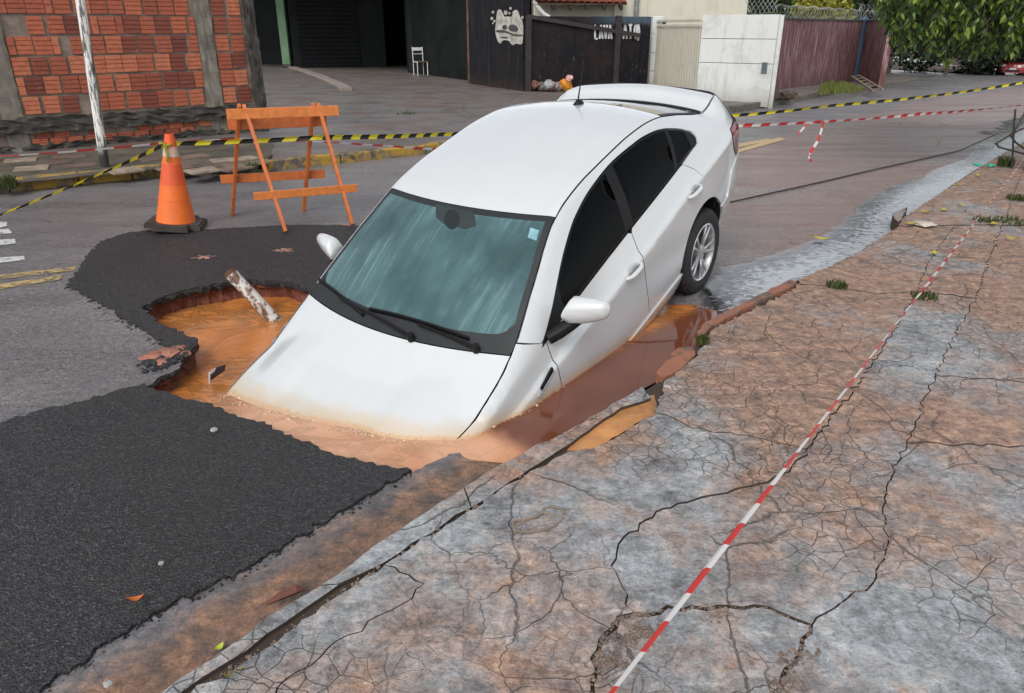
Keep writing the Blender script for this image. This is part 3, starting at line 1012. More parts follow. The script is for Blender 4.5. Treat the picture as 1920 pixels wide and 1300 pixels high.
def m_carpaint():
    t = NT('white_car_paint'); o = t.obj(); w = t.pos()
    run = t.noise(t.map(t.warp(o, 2, .1), (.9, 7, 4)), 2.0, 4, .6)
    film = t.ramp(run, [(.42, 0.0), (.75, .35)])
    c = t.mix(film, (.60, .62, .625), (.54, .56, .56))
    sp = t.m('GREATER_THAN', t.noise(o, 70, 2, .6), .70)
    c = t.mix(t.m('MULTIPLY', sp, .12), c, (.5, .48, .45))
    # mud splashed up where the bodywork meets the water
    z = t.sep(w)[2]
    xs, ys_, zs_ = t.sep(w)
    acr = t.m('ADD', t.m('MULTIPLY', xs, RN.x), t.m('MULTIPLY', ys_, RN.y))
    w1 = float(Vector(G(1100, 720)[:2]).dot(RN)); w0 = float(Vector(G(330, 640)[:2]).dot(RN))
    zm = t.n('ShaderNodeMapRange', {'Value': acr, 'From Min': w0, 'From Max': w1, 'To Min': -.145, 'To Max': -.022}).outputs[0]
    lvl = t.m('SUBTRACT', z, zm)
    nz = t.noise(w, 7, 5, .7)
    band = t.m('SUBTRACT', 1.0, t.smooth(t.m('ADD', lvl, t.m('MULTIPLY', nz, -.10)), -.04, .030))
    band2 = t.m('SUBTRACT', 1.0, t.smooth(t.m('ADD', lvl, t.m('MULTIPLY', t.noise(w, 40, 3, .6), -.022)), -.006, .006))
    c = t.mix(t.m('MULTIPLY', band, .75), c, (.60, .47, .31))
    c = t.mix(t.m('MULTIPLY', band2, .8), c, (.62, .36, .18))
    r = t.m('ADD', .16, t.m('MULTIPLY', t.m('ADD', film, band), .3))
    b = t.bsdf(c, r, None, 0.0, .5, **{'Coat Weight': 1.0, 'Coat Roughness': .12})
    return t.done(b)


def m_glass(name, tint, refl=1.0, film=0.0):
    t = NT(name); o = t.obj()
    tr = t.n('ShaderNodeBsdfTransparent', {'Color': (*tint, 1)}).outputs[0]
    gl = t.n('ShaderNodeBsdfGlossy', {'Color': (1, 1, 1, 1), 'Roughness': .03}).outputs[0]
    fr = t.n('ShaderNodeFresnel', {'IOR': 1.5}).outputs[0]
    a = t.n('ShaderNodeMixShader', {0: t.m('MULTIPLY', fr, refl, clamp=True), 1: tr, 2: gl}).outputs[0]
    return t.done(a)


def m_windshield():
    """fogged, rain-streaked tinted glass"""
    t = NT('fogged_windshield'); o = t.obj()
    st = t.noise(t.map(t.warp(o, 3, .06), (.9, 13, .9)), 1.7, 4, .6)
    thin = t.noise(t.map(t.warp(o, 4, .02), (.7, 42, .7)), 1.6, 2, .5)
    msk = t.noise(t.map(o, (1.6, 2.4, 1.6)), 1.7, 3, .5)
    mk = t.ramp(msk, [(.40, 0.0), (.60, 1.0)])
    s = t.m('ADD', t.m('MULTIPLY', t.ramp(st, [(.48, 0.0), (.72, .45)]), mk), t.m('MULTIPLY', t.ramp(thin, [(.60, 0.0), (.72, .28)]), mk), clamp=True)
    fog = t.m('ADD', t.ramp(msk, [(.3, .26), (.7, .58)]), t.m('MULTIPLY', s, .35), clamp=True)
    fc = t.mix(s, (.120, .245, .260), (.32, .48, .50))
    d = t.bsdf(fc, .25)
    tr = t.n('ShaderNodeBsdfTransparent', {'Color': (.45, .66, .66, 1)}).outputs[0]
    a = t.n('ShaderNodeMixShader', {0: fog, 1: tr, 2: d}).outputs[0]
    gl = t.n('ShaderNodeBsdfGlossy', {'Color': (.9, .97, 1, 1), 'Roughness': .05}).outputs[0]
    fr = t.n('ShaderNodeFresnel', {'IOR': 1.45}).outputs[0]
    return t.done(t.n('ShaderNodeMixShader', {0: t.m('MULTIPLY', fr, .9), 1: a, 2: gl}).outputs[0])


M_PAINT = m_carpaint()
M_TINT = m_glass('dark_tinted_glass', (.02, .018, .02), .22)
M_WS = m_windshield()
M_TRIM = plain('black_trim', (.009, .009, .010), .5, var=.3, spec=.2)
M_FRIT = plain('black_frit', (.014, .016, .017), .55, var=.2, bump=0)
M_RUBBER = plain('tyre_rubber', (.016, .015, .015), .75, var=.4, bump=.4)
M_DARK = plain('car_interior', (.045, .048, .05), .8)
M_SEAT = plain('seat_fabric', (.20, .21, .22), .9)
M_ALLOY = plain('alloy', (.62, .62, .63), .32, .85, var=.12, bump=0)
M_UNDER_GAP = plain('underbody_gap_shade', (.01, .01, .01), .9)  # underbody black, reused as painted shade on the panel flanges
M_CHROME = plain('chrome_strip', (.7, .7, .72), .15, 1.0, var=.05, bump=0)
M_TAIL = plain('tail_lamp_red', (.16, .008, .012), .12, var=.3, bump=0, **{'Coat Weight': .8})
M_PLASTIC = plain('grey_plastic', (.05, .05, .052), .55)


def car_panel(name, poly, domain, sides=(1,), mat=None, holes=(), inset_d=.0030, off=0.0, flange=.018, spacing=.028, parent=None, smooth=True, fmat=None):
    """bodywork panel cut out of the car's surface; domain 'side' uses (x, z), 'top' uses (x, y)"""
    objs = []
    pl = densify(poly, .03)
    if inset_d: pl = inset(pl, inset_d)
    hs_ = [outset(densify(h, .03), inset_d) for h in holes]
    a = np.array(pl)
    g = grid(a[:, 0].min(), a[:, 0].max(), a[:, 1].min(), a[:, 1].max(), spacing, .05)
    if domain == 'side':
        xx = np.arange(a[:, 0].min(), a[:, 0].max(), .03)
        g = np.vstack([g[np.abs(g[:, 1] - c_zc(g[:, 0])) > .016]] + [np.column_stack([xx + d_, c_zc(xx + d_) + e_]) for d_, e_ in ((0, -.007), (.012, .001), (.004, .008), (.016, .014))])
    elif name == 'bonnet':
        xx = np.arange(a[:, 0].min(), a[:, 0].max(), .03)
        ly = .34 + .16 * (2.6 - xx)
        g = np.vstack([g[(np.abs(np.abs(g[:, 1]) - .34 - .16 * (2.6 - g[:, 0])) > .02) & (np.abs(np.abs(g[:, 1]) - .585) > .012)]] + [np.column_stack([xx, s_ * (ly + e_)]) for s_ in (1, -1) for e_ in (-.014, 0, .014)] + [np.column_stack([xx, 0 * xx + s_ * .585]) for s_ in (1, -1)])
    V2, T = tri_poly(pl, hs_, g, spacing * .30)
    if domain == 'side':
        y = y_side(V2[:, 0], V2[:, 1])
        V = np.column_stack([V2[:, 0], y, V2[:, 1]])
        T = T[:, ::-1]
    else:
        V = np.column_stack([V2[:, 0], V2[:, 1], z_top(V2[:, 0], V2[:, 1])])
    fn = np.cross(V[T[:, 1]] - V[T[:, 0]], V[T[:, 2]] - V[T[:, 0]])
    vn = np.zeros_like(V)
    for k in range(3): np.add.at(vn, T[:, k], fn)
    vn /= np.linalg.norm(vn, axis=1)[:, None] + 1e-12
    V = V + vn * off
    F = [tuple(q) for q in T]
    nF = len(F)
    if flange:
        cnt = set()
        for q in T: cnt.update(((q[0], q[1]), (q[1], q[2]), (q[2], q[0])))
        be = [(a_, b_) for (a_, b_) in cnt if (b_, a_) not in cnt]
        o = len(V); add = {}; nv = []
        for a_, b_ in be:
            for k in (a_, b_):
                if k not in add:
                    add[k] = o + len(nv); nv += [V[k], V[k] - vn[k] * flange]
            F.append((add[b_], add[a_], add[a_] + 1, add[b_] + 1))
        V = np.vstack([V, np.array(nv)])
    for sd in sides:
        W = V * np.array((1, sd, 1))
        Fs = F if sd > 0 else [q[::-1] for q in F]
        o = mesh(name, W, Fs, None, parent or car, smooth, [0] * nF + [1] * (len(Fs) - nF), [mat or M_PAINT, fmat or M_UNDER_GAP])  # flange faces coloured dark by default, shade painted into the panel gaps
        objs.append(o)
    return objs if len(objs) > 1 else objs[0]


def densify(poly, step):
    out = []
    P = [np.array(p, float) for p in poly]
    for a, b in zip(P, P[1:] + P[:1]):
        n_ = max(1, int(np.linalg.norm(b - a) / step))
        out += [tuple(a + (b - a) * k / n_) for k in range(n_)]
    return out


def outset(poly, d):
    return inset(poly, -d) if d else poly


def curve(fn, a, b, n_=24):
    return [(x, float(fn(np.array(x)))) for x in np.linspace(a, b, n_)]


BOTH = (1, -1)
# day-light opening of the side windows (x, z)
dlo_top = tab('-.27:1.145 -.2:1.195 -.1:1.245 0:1.288 .14:1.330 .36:1.365 .66:1.380 .93:1.362 1.18:1.310 1.35:1.240 1.55:1.138 1.7:1.048 1.85:.962')
dlo_bot = lambda x: c_zb(x) + .004
DLO = curve(dlo_bot, -.24, 1.84, 40) + [(1.86, .957)] + curve(dlo_top, 1.84, -.255, 60) + [(-.272, 1.13), (-.268, 1.112)]
PANE = lambda a0, a1, b0, b1, dz=.014: [(x, float(dlo_bot(x)) + dz) for x in np.linspace(a0, a1, 20)] + [(x, float(dlo_top(x)) - dz) for x in np.linspace(b1, b0, 26)]
pane_f = PANE(.845, 1.62, .775, 1.555)
pane_r = PANE(.13, .745, .02, .675)
pane_q = PANE(-.16, .085, -.19, -.02, .016)
car_panel('window_trim', DLO, 'side', BOTH, M_TRIM, holes=[pane_f, pane_r, pane_q], off=-.003, flange=.012, spacing=.04)
for nm, pn in (('side_window', pane_f), ('side_window', pane_r), ('quarter_window', pane_q)):
    car_panel(nm, pn, 'side', BOTH, M_TINT, off=-.006, inset_d=.0, flange=.0, spacing=.06)

ARC = lambda cx_, cz_, r, a0, a1, n_=26: [(cx_ + r * math.cos(math.radians(a)), cz_ + r * math.sin(math.radians(a))) for a in np.linspace(a0, a1, n_)]
WX, WZ, WR = -.085, .335, .385
FX = 2.62
shut_f = [(1.83, .952), (1.835, .80), (1.83, .62), (1.80, .46), (1.75, .375)]
shut_b = [(.80, .998), (.815, .85), (.80, .60), (.77, .375)]
shut_r = [(.02, 1.062), (-.07, .985), (-.095, .93), (-.06, .82), (.07, .73), (.19, .63), (.265, .52), (.30, .375)]
car_panel('front_door', shut_f + curve(lambda x: .375 + 0 * x, 1.72, .79, 10) + shut_b[::-1] + curve(lambda x: c_zb(x) + .001, .83, 1.81, 16), 'side', BOTH)
car_panel('rear_door', shut_b + curve(lambda x: .375 + 0 * x, .74, .33, 6) + shut_r[::-1] + curve(lambda x: c_zb(x) + .001, .06, .78, 16), 'side', BOTH)
car_panel('rocker_panel', [(.27, .37), (2.2, .37), (2.2, .215), (.30, .215)], 'side', BOTH, off=.012, fmat=M_PAINT)
fend = [(1.83, .952)] + [(x, float(edge_z(x)) + .003) for x in np.linspace(2.0, 3.28, 40)] + [(3.30, .40), (3.02, .30)] + ARC(FX, .325, .37, 0, 180) + [(2.2, .375), (1.75, .375)] + shut_f[::-1][1:-1]
fend[1:1] = [(1.87, .968)]
car_panel('front_fender', fend, 'side', BOTH)
tail_cut = [(-.925, .945), (-.745, .958), (-.69, .925), (-.735, .80), (-.79, .735), (-.925, .715)]
side_top = [(x, float(edge_z(x)) - .002) for x in np.linspace(1.99, -.975, 110)]
quarter = [(1.87, .966)] + side_top + [(-.975, .950)] + tail_cut[1:-1] + [(-.80, .72), (-.66, .685), (-.56, .52)] + [p for p in ARC(WX, WZ, WR, 150, 14)] + [(.29, .40)] + shut_r[::-1][1:]
# the frame runs round the windows, so the rest of its lower edge is the window line
quarter = quarter + [(-.05, 1.073)] + [(x, float(dlo_bot(x)) - .003) for x in (-.12, -.2, -.25)] + [(-.277, 1.11), (-.28, 1.135), (-.265, 1.16)] + [(x, float(dlo_top(x)) + .004) for x in np.linspace(-.24, 1.84, 70)]
car_panel('side_frame', quarter, 'side', BOTH, inset_d=.0012, fmat=M_PAINT)
car_panel('tail_lamp', tail_cut, 'side', BOTH, M_TAIL, off=.004)
bump_poly = [(-.80, .715), (-.66, .680), (-.56, .515)] + [p for p in ARC(WX, WZ, WR, 152, 192, 10)] + [(-.55, .225), (-.78, .30), (-.985, .36), (-.985, .70), (-.925, .71)]
car_panel('rear_bumper', bump_poly, 'side', BOTH, off=.008, fmat=M_PAINT)

# top surfaces (x, y)
cowl_x = lambda y: 2.205 - .235 * y * y                       # rear edge of the bonnet
head_x = lambda y: 1.385 - .23 * y * y                       # windscreen header
rhead_x = lambda y: -.12 + .08 * y * y
rbot_x = lambda y: -.735 + .20 * y * y
ys = np.linspace(-1, 1, 41)
ey = lambda x: float(edge_y(x))
hood_poly = [(cowl_x(s * .765), s * .765) for s in ys] + [(x, ey(x) - .004) for x in np.linspace(2.06, 3.10, 24)] + [(3.14 + .06 * (1 - (s / .55) ** 2), s) for s in np.linspace(.56, -.56, 16)] + [(x, -(ey(x) - .004)) for x in np.linspace(3.10, 2.06, 24)]
car_panel('bonnet', hood_poly, 'top', (1,), spacing=.026)
nose = [(3.10, ey(3.10))] + [(3.15 + .06 * (1 - (s / .55) ** 2), s) for s in np.linspace(.54, -.54, 14)] + [(3.10, -ey(3.10)), (3.30, -.33), (3.315, 0), (3.30, .33)]
car_panel('front_bumper', nose, 'top', (1,), inset_d=0)
roof_poly = [(head_x(s * .62), s * ey(1.30)) for s in ys] + [(x, ey(x) - .002) for x in np.linspace(1.22, -.06, 40)] + [(rhead_x(s * .59), s * (ey(-.09) - .003)) for s in ys[::-1]] + [(x, -(ey(x) - .002)) for x in np.linspace(-.06, 1.22, 40)]
car_panel('roof', roof_poly, 'top', (1,), inset_d=.001)
ws_edge = lambda x: ey(x) - .003
ws_out = [(cowl_x(s * .765) - .004, s * .765) for s in ys] + [(x, ws_edge(x)) for x in np.linspace(2.04, 1.34, 24)] + [(head_x(s * .62) + .004, s * ws_edge(1.31)) for s in ys[::-1]] + [(x, -ws_edge(x)) for x in np.linspace(1.34, 2.04, 24)]
gb = lambda y: 2.105 - .255 * y * y                           # lower edge of the clear glass
gr = 0.06
ws_in = [(gb(s * .70) - .07 * abs(s) ** 30, s * .716) for s in np.linspace(-1, 1, 61)] + [(x, ws_edge(x) - .034) for x in np.linspace(1.86, 1.40, 16)] + [(head_x(s * .60) + .045, s * (ws_edge(1.33) - .035)) for s in ys[::-1]] + [(x, -(ws_edge(x) - .034)) for x in np.linspace(1.40, 1.86, 16)]
ws = car_panel('windshield', ws_in, 'top', (1,), M_WS, inset_d=0, flange=0, spacing=.04, off=.0005)
car_panel('windshield_border', ws_out, 'top', (1,), M_FRIT, holes=[ws_in], inset_d=0, flange=.01, spacing=.03)
rw = [(rhead_x(s * .58) - .012, s * (ey(-.12) - .035)) for s in ys] + [(x, ey(x) - .04) for x in np.linspace(-.16, -.62, 20)] + [(rbot_x(s * .57), s * .57) for s in ys[::-1]] + [(x, -(ey(x) - .04)) for x in np.linspace(-.62, -.16, 20)]
rw_out = [(rhead_x(s * .59) - .003, s * (ey(-.09) - .004)) for s in ys] + [(x, ey(x) - .006) for x in np.linspace(-.11, -.65, 24)] + [(rbot_x(s * .60) - .022, s * .60) for s in ys[::-1]] + [(x, -(ey(x) - .006)) for x in np.linspace(-.65, -.11, 24)]
car_panel('rear_window', rw, 'top', (1,), m_glass('rear_glass', (.05, .05, .055), 1.3), inset_d=0, flange=0, off=-.002)
car_panel('rear_window_seal', rw_out, 'top', (1,), M_TRIM, holes=[rw], inset_d=0, flange=.01)
tk = [(rbot_x(s * .60) - .028, s * .60) for s in ys] + [(x, ey(x) - .001) for x in np.linspace(-.70, -.94, 12)] + [(-1.012 + .06 * (s / .56) ** 2, s) for s in np.linspace(.56, -.56, 24)] + [(x, -(ey(x) - .001)) for x in np.linspace(-.94, -.70, 12)]
car_panel('boot_lid', tk, 'top', (1,), inset_d=.0012, fmat=M_PAINT)
# rear fascia closing the tail
loop = [(-1.06 - .02, y, z) for y, z in zip(SY[2, ::6], SZ[2, ::6])]
V = []
rings_ = [(0.0, 1.0, 1.0), (-.035, .975, .97), (-.055, .90, .88), (-.06, .5, .5)]
full = [(y, z) for y, z in zip(SY[1, ::5], SZ[1, ::5])] + [(-y, z) for y, z in zip(SY[1, ::5][::-1], SZ[1, ::5][::-1])]
zc0 = .70
for dx, ky, kz in rings_:
    for y, z in full: V.append((-1.012 + dx, y * ky, zc0 + (z - zc0) * kz))
V.append((-1.075, 0, zc0))
nf = len(full)
Fq = []
for r_ in range(3):
    for k in range(nf): Fq.append((r_ * nf + k, r_ * nf + (k + 1) % nf, (r_ + 1) * nf + (k + 1) % nf, (r_ + 1) * nf + k))
for k in range(nf): Fq.append((3 * nf + k, 3 * nf + (k + 1) % nf, 4 * nf))
mesh('rear_fascia', V, Fq, M_PAINT, car, True)

# wheel wells, floor; dark shell added inside the panels, blocks light through gaps
mb = MB()
st_i = list(range(2, len(XS) - 2, 6))
for sd in BOTH:
    rows = []
    for i_ in st_i:
        x = XS[i_]
        zt = float(c_zb(x)) - .03
        low = .24
        rows.append([(x, sd * (float(y_side([x], [z_])[0]) - .045), z_) for z_ in np.linspace(low, zt, 7)])
    v = [p for r_ in rows for p in r_]
    f = []
    for a_ in range(len(rows) - 1):
        xm = .5 * (rows[a_][0][0] + rows[a_ + 1][0][0])
        for k in range(6):
            zmid = .5 * (rows[a_][k][2] + rows[a_][k + 1][2])
            if math.hypot(xm - WX, zmid - WZ) < WR + .03 or math.hypot(xm - FX, zmid - WZ) < WR + .03: continue
            f.append((a_ * 7 + k, a_ * 7 + k + 1, (a_ + 1) * 7 + k + 1, (a_ + 1) * 7 + k))
    mb.add(v, f)
for cx_ in (WX, FX):
    for sd in BOTH:
        pr = ARC(cx_, WZ, WR + .006, -25, 205, 24)
        o_ = len(mb.v)
        v = [(x, sd * (float(y_side([x], [max(z, .22)])[0]) - .006), z) for x, z in pr] + [(x, sd * .52, z) for x, z in pr]
        f = [(k, k + 1, 24 + k + 1, 24 + k) for k in range(23)]
        f.append(tuple(range(24, 48)))
        mb.add(v, f)
mb.box((1.05, 0, .24), (3.9, 1.45, .05))
mb.box((-.62, 0, .62), (.5, 1.3, .72))
mb.box((2.55, 0, .55), (.9, 1.0, .5))
mb.build('underbody_gap_shade', M_UNDER_GAP, car)

# wheels
def build_wheel(parent_loc, sd):
    w = empty('wheel', parent_loc)
    w.parent = car
    w.rotation_euler = (-math.pi / 2 * sd, 0, 0)       # local z = outwards
    mb = MB()
    prof = [(.205, -.09), (.235, -.10), (.275, -.105), (.300, -.095), (.312, -.07), (.315, 0), (.312, .07), (.300, .092), (.275, .102), (.240, .100), (.214, .092), (.208, .082)]
    mb.lathe(prof, 56, close=False)
    for k in range(60):                                  # tread blocks
        a = 2 * math.pi * k / 60
        R = Matrix.Rotation(a, 3, 'Z')
        for zc_ in (-.052, 0, .052):
            mb.box(R @ Vector((.3145, 0, zc_)), (.008, .022, .034), R)
    mb.build('tyre', M_RUBBER, w, True)
    mb = MB()
    mb.lathe([(.212, -.08), (.20, -.06), (.20, .06), (.210, .086), (.214, .092), (.207, .096), (.196, .088), (.19, .05)], 48, close=False)
    for k in range(5):
        for dth in (-.20, .20):
            a = 2 * math.pi * k / 5 + .35
            p0 = Vector((.045 * math.cos(a + dth * .6), .045 * math.sin(a + dth * .6), .070))
            p1 = Vector((.200 * math.cos(a + dth), .200 * math.sin(a + dth), .084))
            mb.bar(p0, p1, .024, .022, (0, 0, 1), .006)
    mb.lathe([(.0, .02), (.062, .04), (.058, .078), (.03, .088), (.0, .090)], 20, close=False)
    mb.build('rim', M_ALLOY, w, True)
    mb = MB()
    mb.lathe([(.0, .02), (.195, .02), (.195, .0), (0, 0)], 30, close=False)
    mb.build('brake_disc', plain('brake_disc', (.05, .048, .046), .5, .6), w)
    return w


for wx_, sd in ((WX, 1), (WX, -1), (FX, 1), (FX, -1)):
    build_wheel((wx_, sd * .772, .315 if wx_ == WX else .30), sd)

# door mirrors
def mirror(sd):
    m_ = MB()
    n1, n2 = 22, 14
    v = []
    for a_ in range(n1 + 1):
        s = a_ / n1                                     # from door side to tip
        y = .885 + .225 * s
        hh = .078 * (1 - .45 * s ** 2.2) * min(1, (.12 + s * 6)) ** .5 * (1 - max(0, (s - .9) / .1) ** 2 * .75)
        dd_ = .078 * (1 - .55 * s ** 2) * (1 - max(0, (s - .9) / .1) ** 2 * .75)
        zc_ = 1.065 + .018 * s
        for b_ in range(n2):
            th = 2 * math.pi * b_ / n2
            cx_, sz_ = math.cos(th), math.sin(th)
            cxp = (abs(cx_) ** .75) * (1 if cx_ > 0 else -1)
            szp = (abs(sz_) ** .75) * (1 if sz_ > 0 else -1)
            fx = dd_ * cxp * (1.0 if cx_ > 0 else .55)
            v.append((1.665 - .05 * s + fx, sd * y, zc_ + hh * szp))
    f = []
    for a_ in range(n1):
        for b_ in range(n2):
            q = (a_ * n2 + b_, a_ * n2 + (b_ + 1) % n2, (a_ + 1) * n2 + (b_ + 1) % n2, (a_ + 1) * n2 + b_)
            f.append(q if sd > 0 else q[::-1])
    f.append(tuple(range(n2))); f.append(tuple(n1 * n2 + k for k in range(n2)))
    o = mesh('door_mirror', v, f, M_PAINT, car, True)
    # black foot and sail
    k_ = MB()
    k_.tube([(1.80, sd * .82, .950), (1.75, sd * .865, .970), (1.70, sd * .91, .998), (1.68, sd * .95, 1.025)], [.040, .040, .038, .030], 12)
    k_.build('mirror_foot', M_TRIM, o)
    return o


mirror(1); mirror(-1)
sail = [(1.60, float(dlo_bot(1.60)) + .002), (1.875, .945), (1.845, .972), (1.60, float(dlo_top(1.60)) - .006)]
car_panel('mirror_sail', sail, 'side', BOTH, M_TRIM, off=.004, inset_d=0)

# door handles, fender vents, aerial
def handle(x, z, ang=.05):
    for sd in BOTH:
        y = float(y_side([x], [z])[0])
        mb = MB()
        pts = [(x + d_, sd * (y + .004 + .026 * (1 - (d_ / .10) ** 4)), z + d_ * ang) for d_ in np.linspace(-.10, .10, 11)]
        mb.tube(pts, [.010 + .006 * (1 - (d_ / .10) ** 2) for d_ in np.linspace(-.10, .10, 11)], 10)
        h_ = mb.build('door_handle', M_PAINT, car, True)
        mb = MB()
        mb.lathe([(.0, .003), (.030, .002), (.036, -.004)], 20, Matrix.Translation((x - .01, sd * y, z)) @ Matrix.Rotation(-sd * math.pi / 2, 4, 'X') @ Matrix.Scale(1.7, 4, (1, 0, 0)), False)
        mb.build('handle_recess', plain('recess_shade', (.45, .46, .46), .3, bump=0), h_, True)


handle(.95, .835); handle(.06, .895)
for sd in BOTH:
    y1, y2 = float(y_side([1.90], [.80])[0]), float(y_side([2.0], [.775])[0])
    mb = MB()
    mb.bar((1.875, sd * (y1 + .003), .815), (2.01, sd * (y2 + .003), .775), .012, .028, (0, 0, 1), .004)
    vn_ = mb.build('fender_vent', M_TRIM, car)
    mb = MB()
    mb.bar((1.87, sd * (y1 + .006), .792), (2.05, sd * (y2 + .006), .752), .012, .010, (0, 0, 1), .003)
    mb.build('vent_strip', M_CHROME, vn_)
zt = float(z_top([-.02], [0.0])[0])
mb = MB()
mb.lathe([(.0, -.02), (.034, -.012), (.030, .008), (.018, .020), (.008, .032), (.0, .034)], 16, Matrix.Translation((-.02, 0, zt)) @ Matrix.Scale(1.6, 4, (1, 0, 0)), False)
mb.tube([(-.02, 0, zt + .02), (-.075, 0, zt + .11), (-.14, 0, zt + .215)], [.006, .0045, .003], 8)
mb.build('aerial', M_TRIM, car, True)

# wipers
def wiper(pv, tip, b0, b1):
    mb = MB()
    def on(p, h=.012): return (p[0], p[1], float(z_top([p[0]], [p[1]])[0]) + h)
    pts = [on((pv[0] + (tip[0] - pv[0]) * t, pv[1] + (tip[1] - pv[1]) * t), .018) for t in np.linspace(0, 1, 6)]
    mb.tube(pts, [.013, .011, .009, .008, .008, .008], 6)
    mb.lathe([(.0, -.02), (.022, -.02), (.020, .02), (.0, .024)], 12, Matrix.Translation(pts[0]), False)
    w_ = mb.build('wiper', M_TRIM, car)
    mb = MB()
    bl = [on((b0[0] + (b1[0] - b0[0]) * t, b0[1] + (b1[1] - b0[1]) * t), .012) for t in np.linspace(0, 1, 9)]
    for a_, b_ in zip(bl[:-1], bl[1:]): mb.bar(a_, b_, .014, .020)
    mb.build('wiper_blade', M_TRIM, w_)


# interior seen faintly through the glass
mb = MB()
mb.box((1.80, 0, .86), (.52, 1.38, .16), None, .05)
mb.box((1.62, 0, .80), (.20, 1.38, .22), None, .05)
dash = mb.build('dashboard', M_DARK, car)
for sy_ in (.36, -.36):
    mb = MB()
    mb.box((.86, sy_, .52), (.50, .48, .16), None, .05)
    mb.bar((.66, sy_, .55), (.46, sy_, 1.10), .46, .13, (0, 1, 0), .05)
    s_ = mb.build('seat', M_SEAT, car)
    mb = MB()
    mb.box((.44, sy_, 1.20), (.10, .26, .17), Matrix.Rotation(.25, 3, 'Y'), .04)
    mb.build('headrest', M_SEAT, s_)
mb = MB()
ring_ = [(1.38 + .17 * math.cos(a) * .38, .36 + .18 * math.sin(a), .90 + .17 * math.cos(a) * .92) for a in np.linspace(0, 2 * math.pi, 25)]
mb.tube(ring_, .014, 8, False)
mb.bar((1.38, .20, .90), (1.38, .52, .90), .04, .02); mb.bar((1.55, .36, .82), (1.38, .36, .90), .05, .05)
mb.build('steering_wheel', M_DARK, car)
mb = MB()
mb.box((.10, 0, .62), (.55, 1.2, .2), None, .05); mb.box((-.16, 0, .90), (.16, 1.2, .55), Matrix.Rotation(-.3, 3, 'Y'), .05)
mb.build('rear_bench', M_SEAT, car)
mb = MB()
zt = float(z_top([1.37], [0.0])[0])
mb.box((1.40, 0, zt - .035), (.11, .20, .012), Matrix.Rotation(.42, 3, 'Y'), .004)
mb.box((1.33, 0, zt - .075), (.03, .23, .062), Matrix.Rotation(.15, 3, 'Y'), .012)
mb.lathe([(.0, -.02), (.03, -.015), (.028, .02), (.0, .03)], 14, Matrix.Translation((1.45, 0.01, zt - .060)), False)
mb.build('rear_view_mirror', M_TRIM, car)
CARM = Matrix.Translation(CAR_LOC) @ car.rotation_quaternion.to_matrix().to_4x4()
CARI = CARM.inverted()


def on_car(px, py):
    """point of the car's upper surface seen at a photograph pixel, in car coordinates"""
    o = CARI @ Vector((0, 0, CAM_H)); d = CARI.to_3x3() @ ray(px, py)
    z = 1.05
    for _ in range(30):
        t = (z - o.z) / d.z; q_ = o + d * t
        z = .5 * z + .5 * float(z_top([q_.x], [q_.y])[0])
    return (q_.x, q_.y)


wiper(on_car(772, 637), on_car(640, 565), on_car(600, 528), on_car(682, 594))
wiper(on_car(894, 658), on_car(784, 612), on_car(694, 583), on_car(880, 639))
# inspection sticker on the windscreen
sk = [(1.47, .545), (1.47, .60), (1.41, .585), (1.41, .53)]
car_panel('windshield_sticker', sk, 'top', (1,), plain('sticker', (.22, .42, .46), .4, bump=0), inset_d=0, flange=0, off=.002)

pad = [on_car(*q_) for q_ in ((818, 384), (888, 397), (893, 424), (872, 430), (832, 420), (818, 408))]
M_PAD = plain('sensor_cover', (.022, .030, .032), .5, bump=0)
car_panel('sensor_cover', pad, 'top', (1,), M_PAD, inset_d=0, flange=0, off=.002, spacing=.02)
ov = [on_car(847 + 14 * math.cos(a_), 412 + 18 * math.sin(a_)) for a_ in np.linspace(0, 2 * math.pi, 22)[:-1]]
car_panel('mirror_mount', ov, 'top', (1,), plain('mirror_mount', (.010, .014, .015), .4, bump=0), inset_d=0, flange=0, off=.0035, spacing=.02)

# ------------------------------------------------------------------ far side of the street
def m_wallpaint(name, base, streak, dark=(.05, .045, .04), amt=.5, dirt=.5, sc=1.0):
    """painted masonry with runs of dirt"""
    t = NT(name); p = t.pos()
    v = t.map(p, (3.2 * sc, 3.2 * sc, .35 * sc))
    run = t.noise(v, 2.2, 6, .7)
    c = t.mix(t.ramp(run, [(amt - .06, 0.0), (amt + .10, 1.0)]), base, streak)
    bl = t.noise(t.warp(p, 1.5, .5), 1.6, 6, .7)
    c = t.mix(t.ramp(bl, [(.52, 0.0), (.74, dirt)]), c, dark)
    z = t.sep(p)[2]
    low = t.m('MULTIPLY', t.m('SUBTRACT', 1.0, t.smooth(t.m('ADD', z, t.m('MULTIPLY', bl, .5)), .25, .85)), dirt)
    c = t.mix(low, c, tuple(.5 * (a + b) for a, b in zip(dark, (.12, .07, .05))))
    return t.done(t.bsdf(c, .8, t.bump(t.noise(p, 16, 5, .7), .4, .02), spec=.2))


def m_brick():
    t = NT('hollow_brick'); p = t.pos(); r = t.rand()
    c = t.ramp(r, [(0.0, (.16, .042, .028)), (.25, (.33, .085, .045)), (.65, (.44, .120, .058)), (1.0, (.50, .165, .085))])
    n = t.noise(p, 14, 6, .7)
    c = t.mix(t.ramp(n, [(.45, 0.0), (.75, .6)]), c, (.11, .042, .030))
    c = t.mix(t.ramp(t.noise(t.warp(p, 9, .1), 6, 5, .7), [(.62, 0.0), (.72, .6)]), c, (.30, .24, .19))
    return t.done(t.bsdf(c, .8, t.bump(n, .5, .01)))


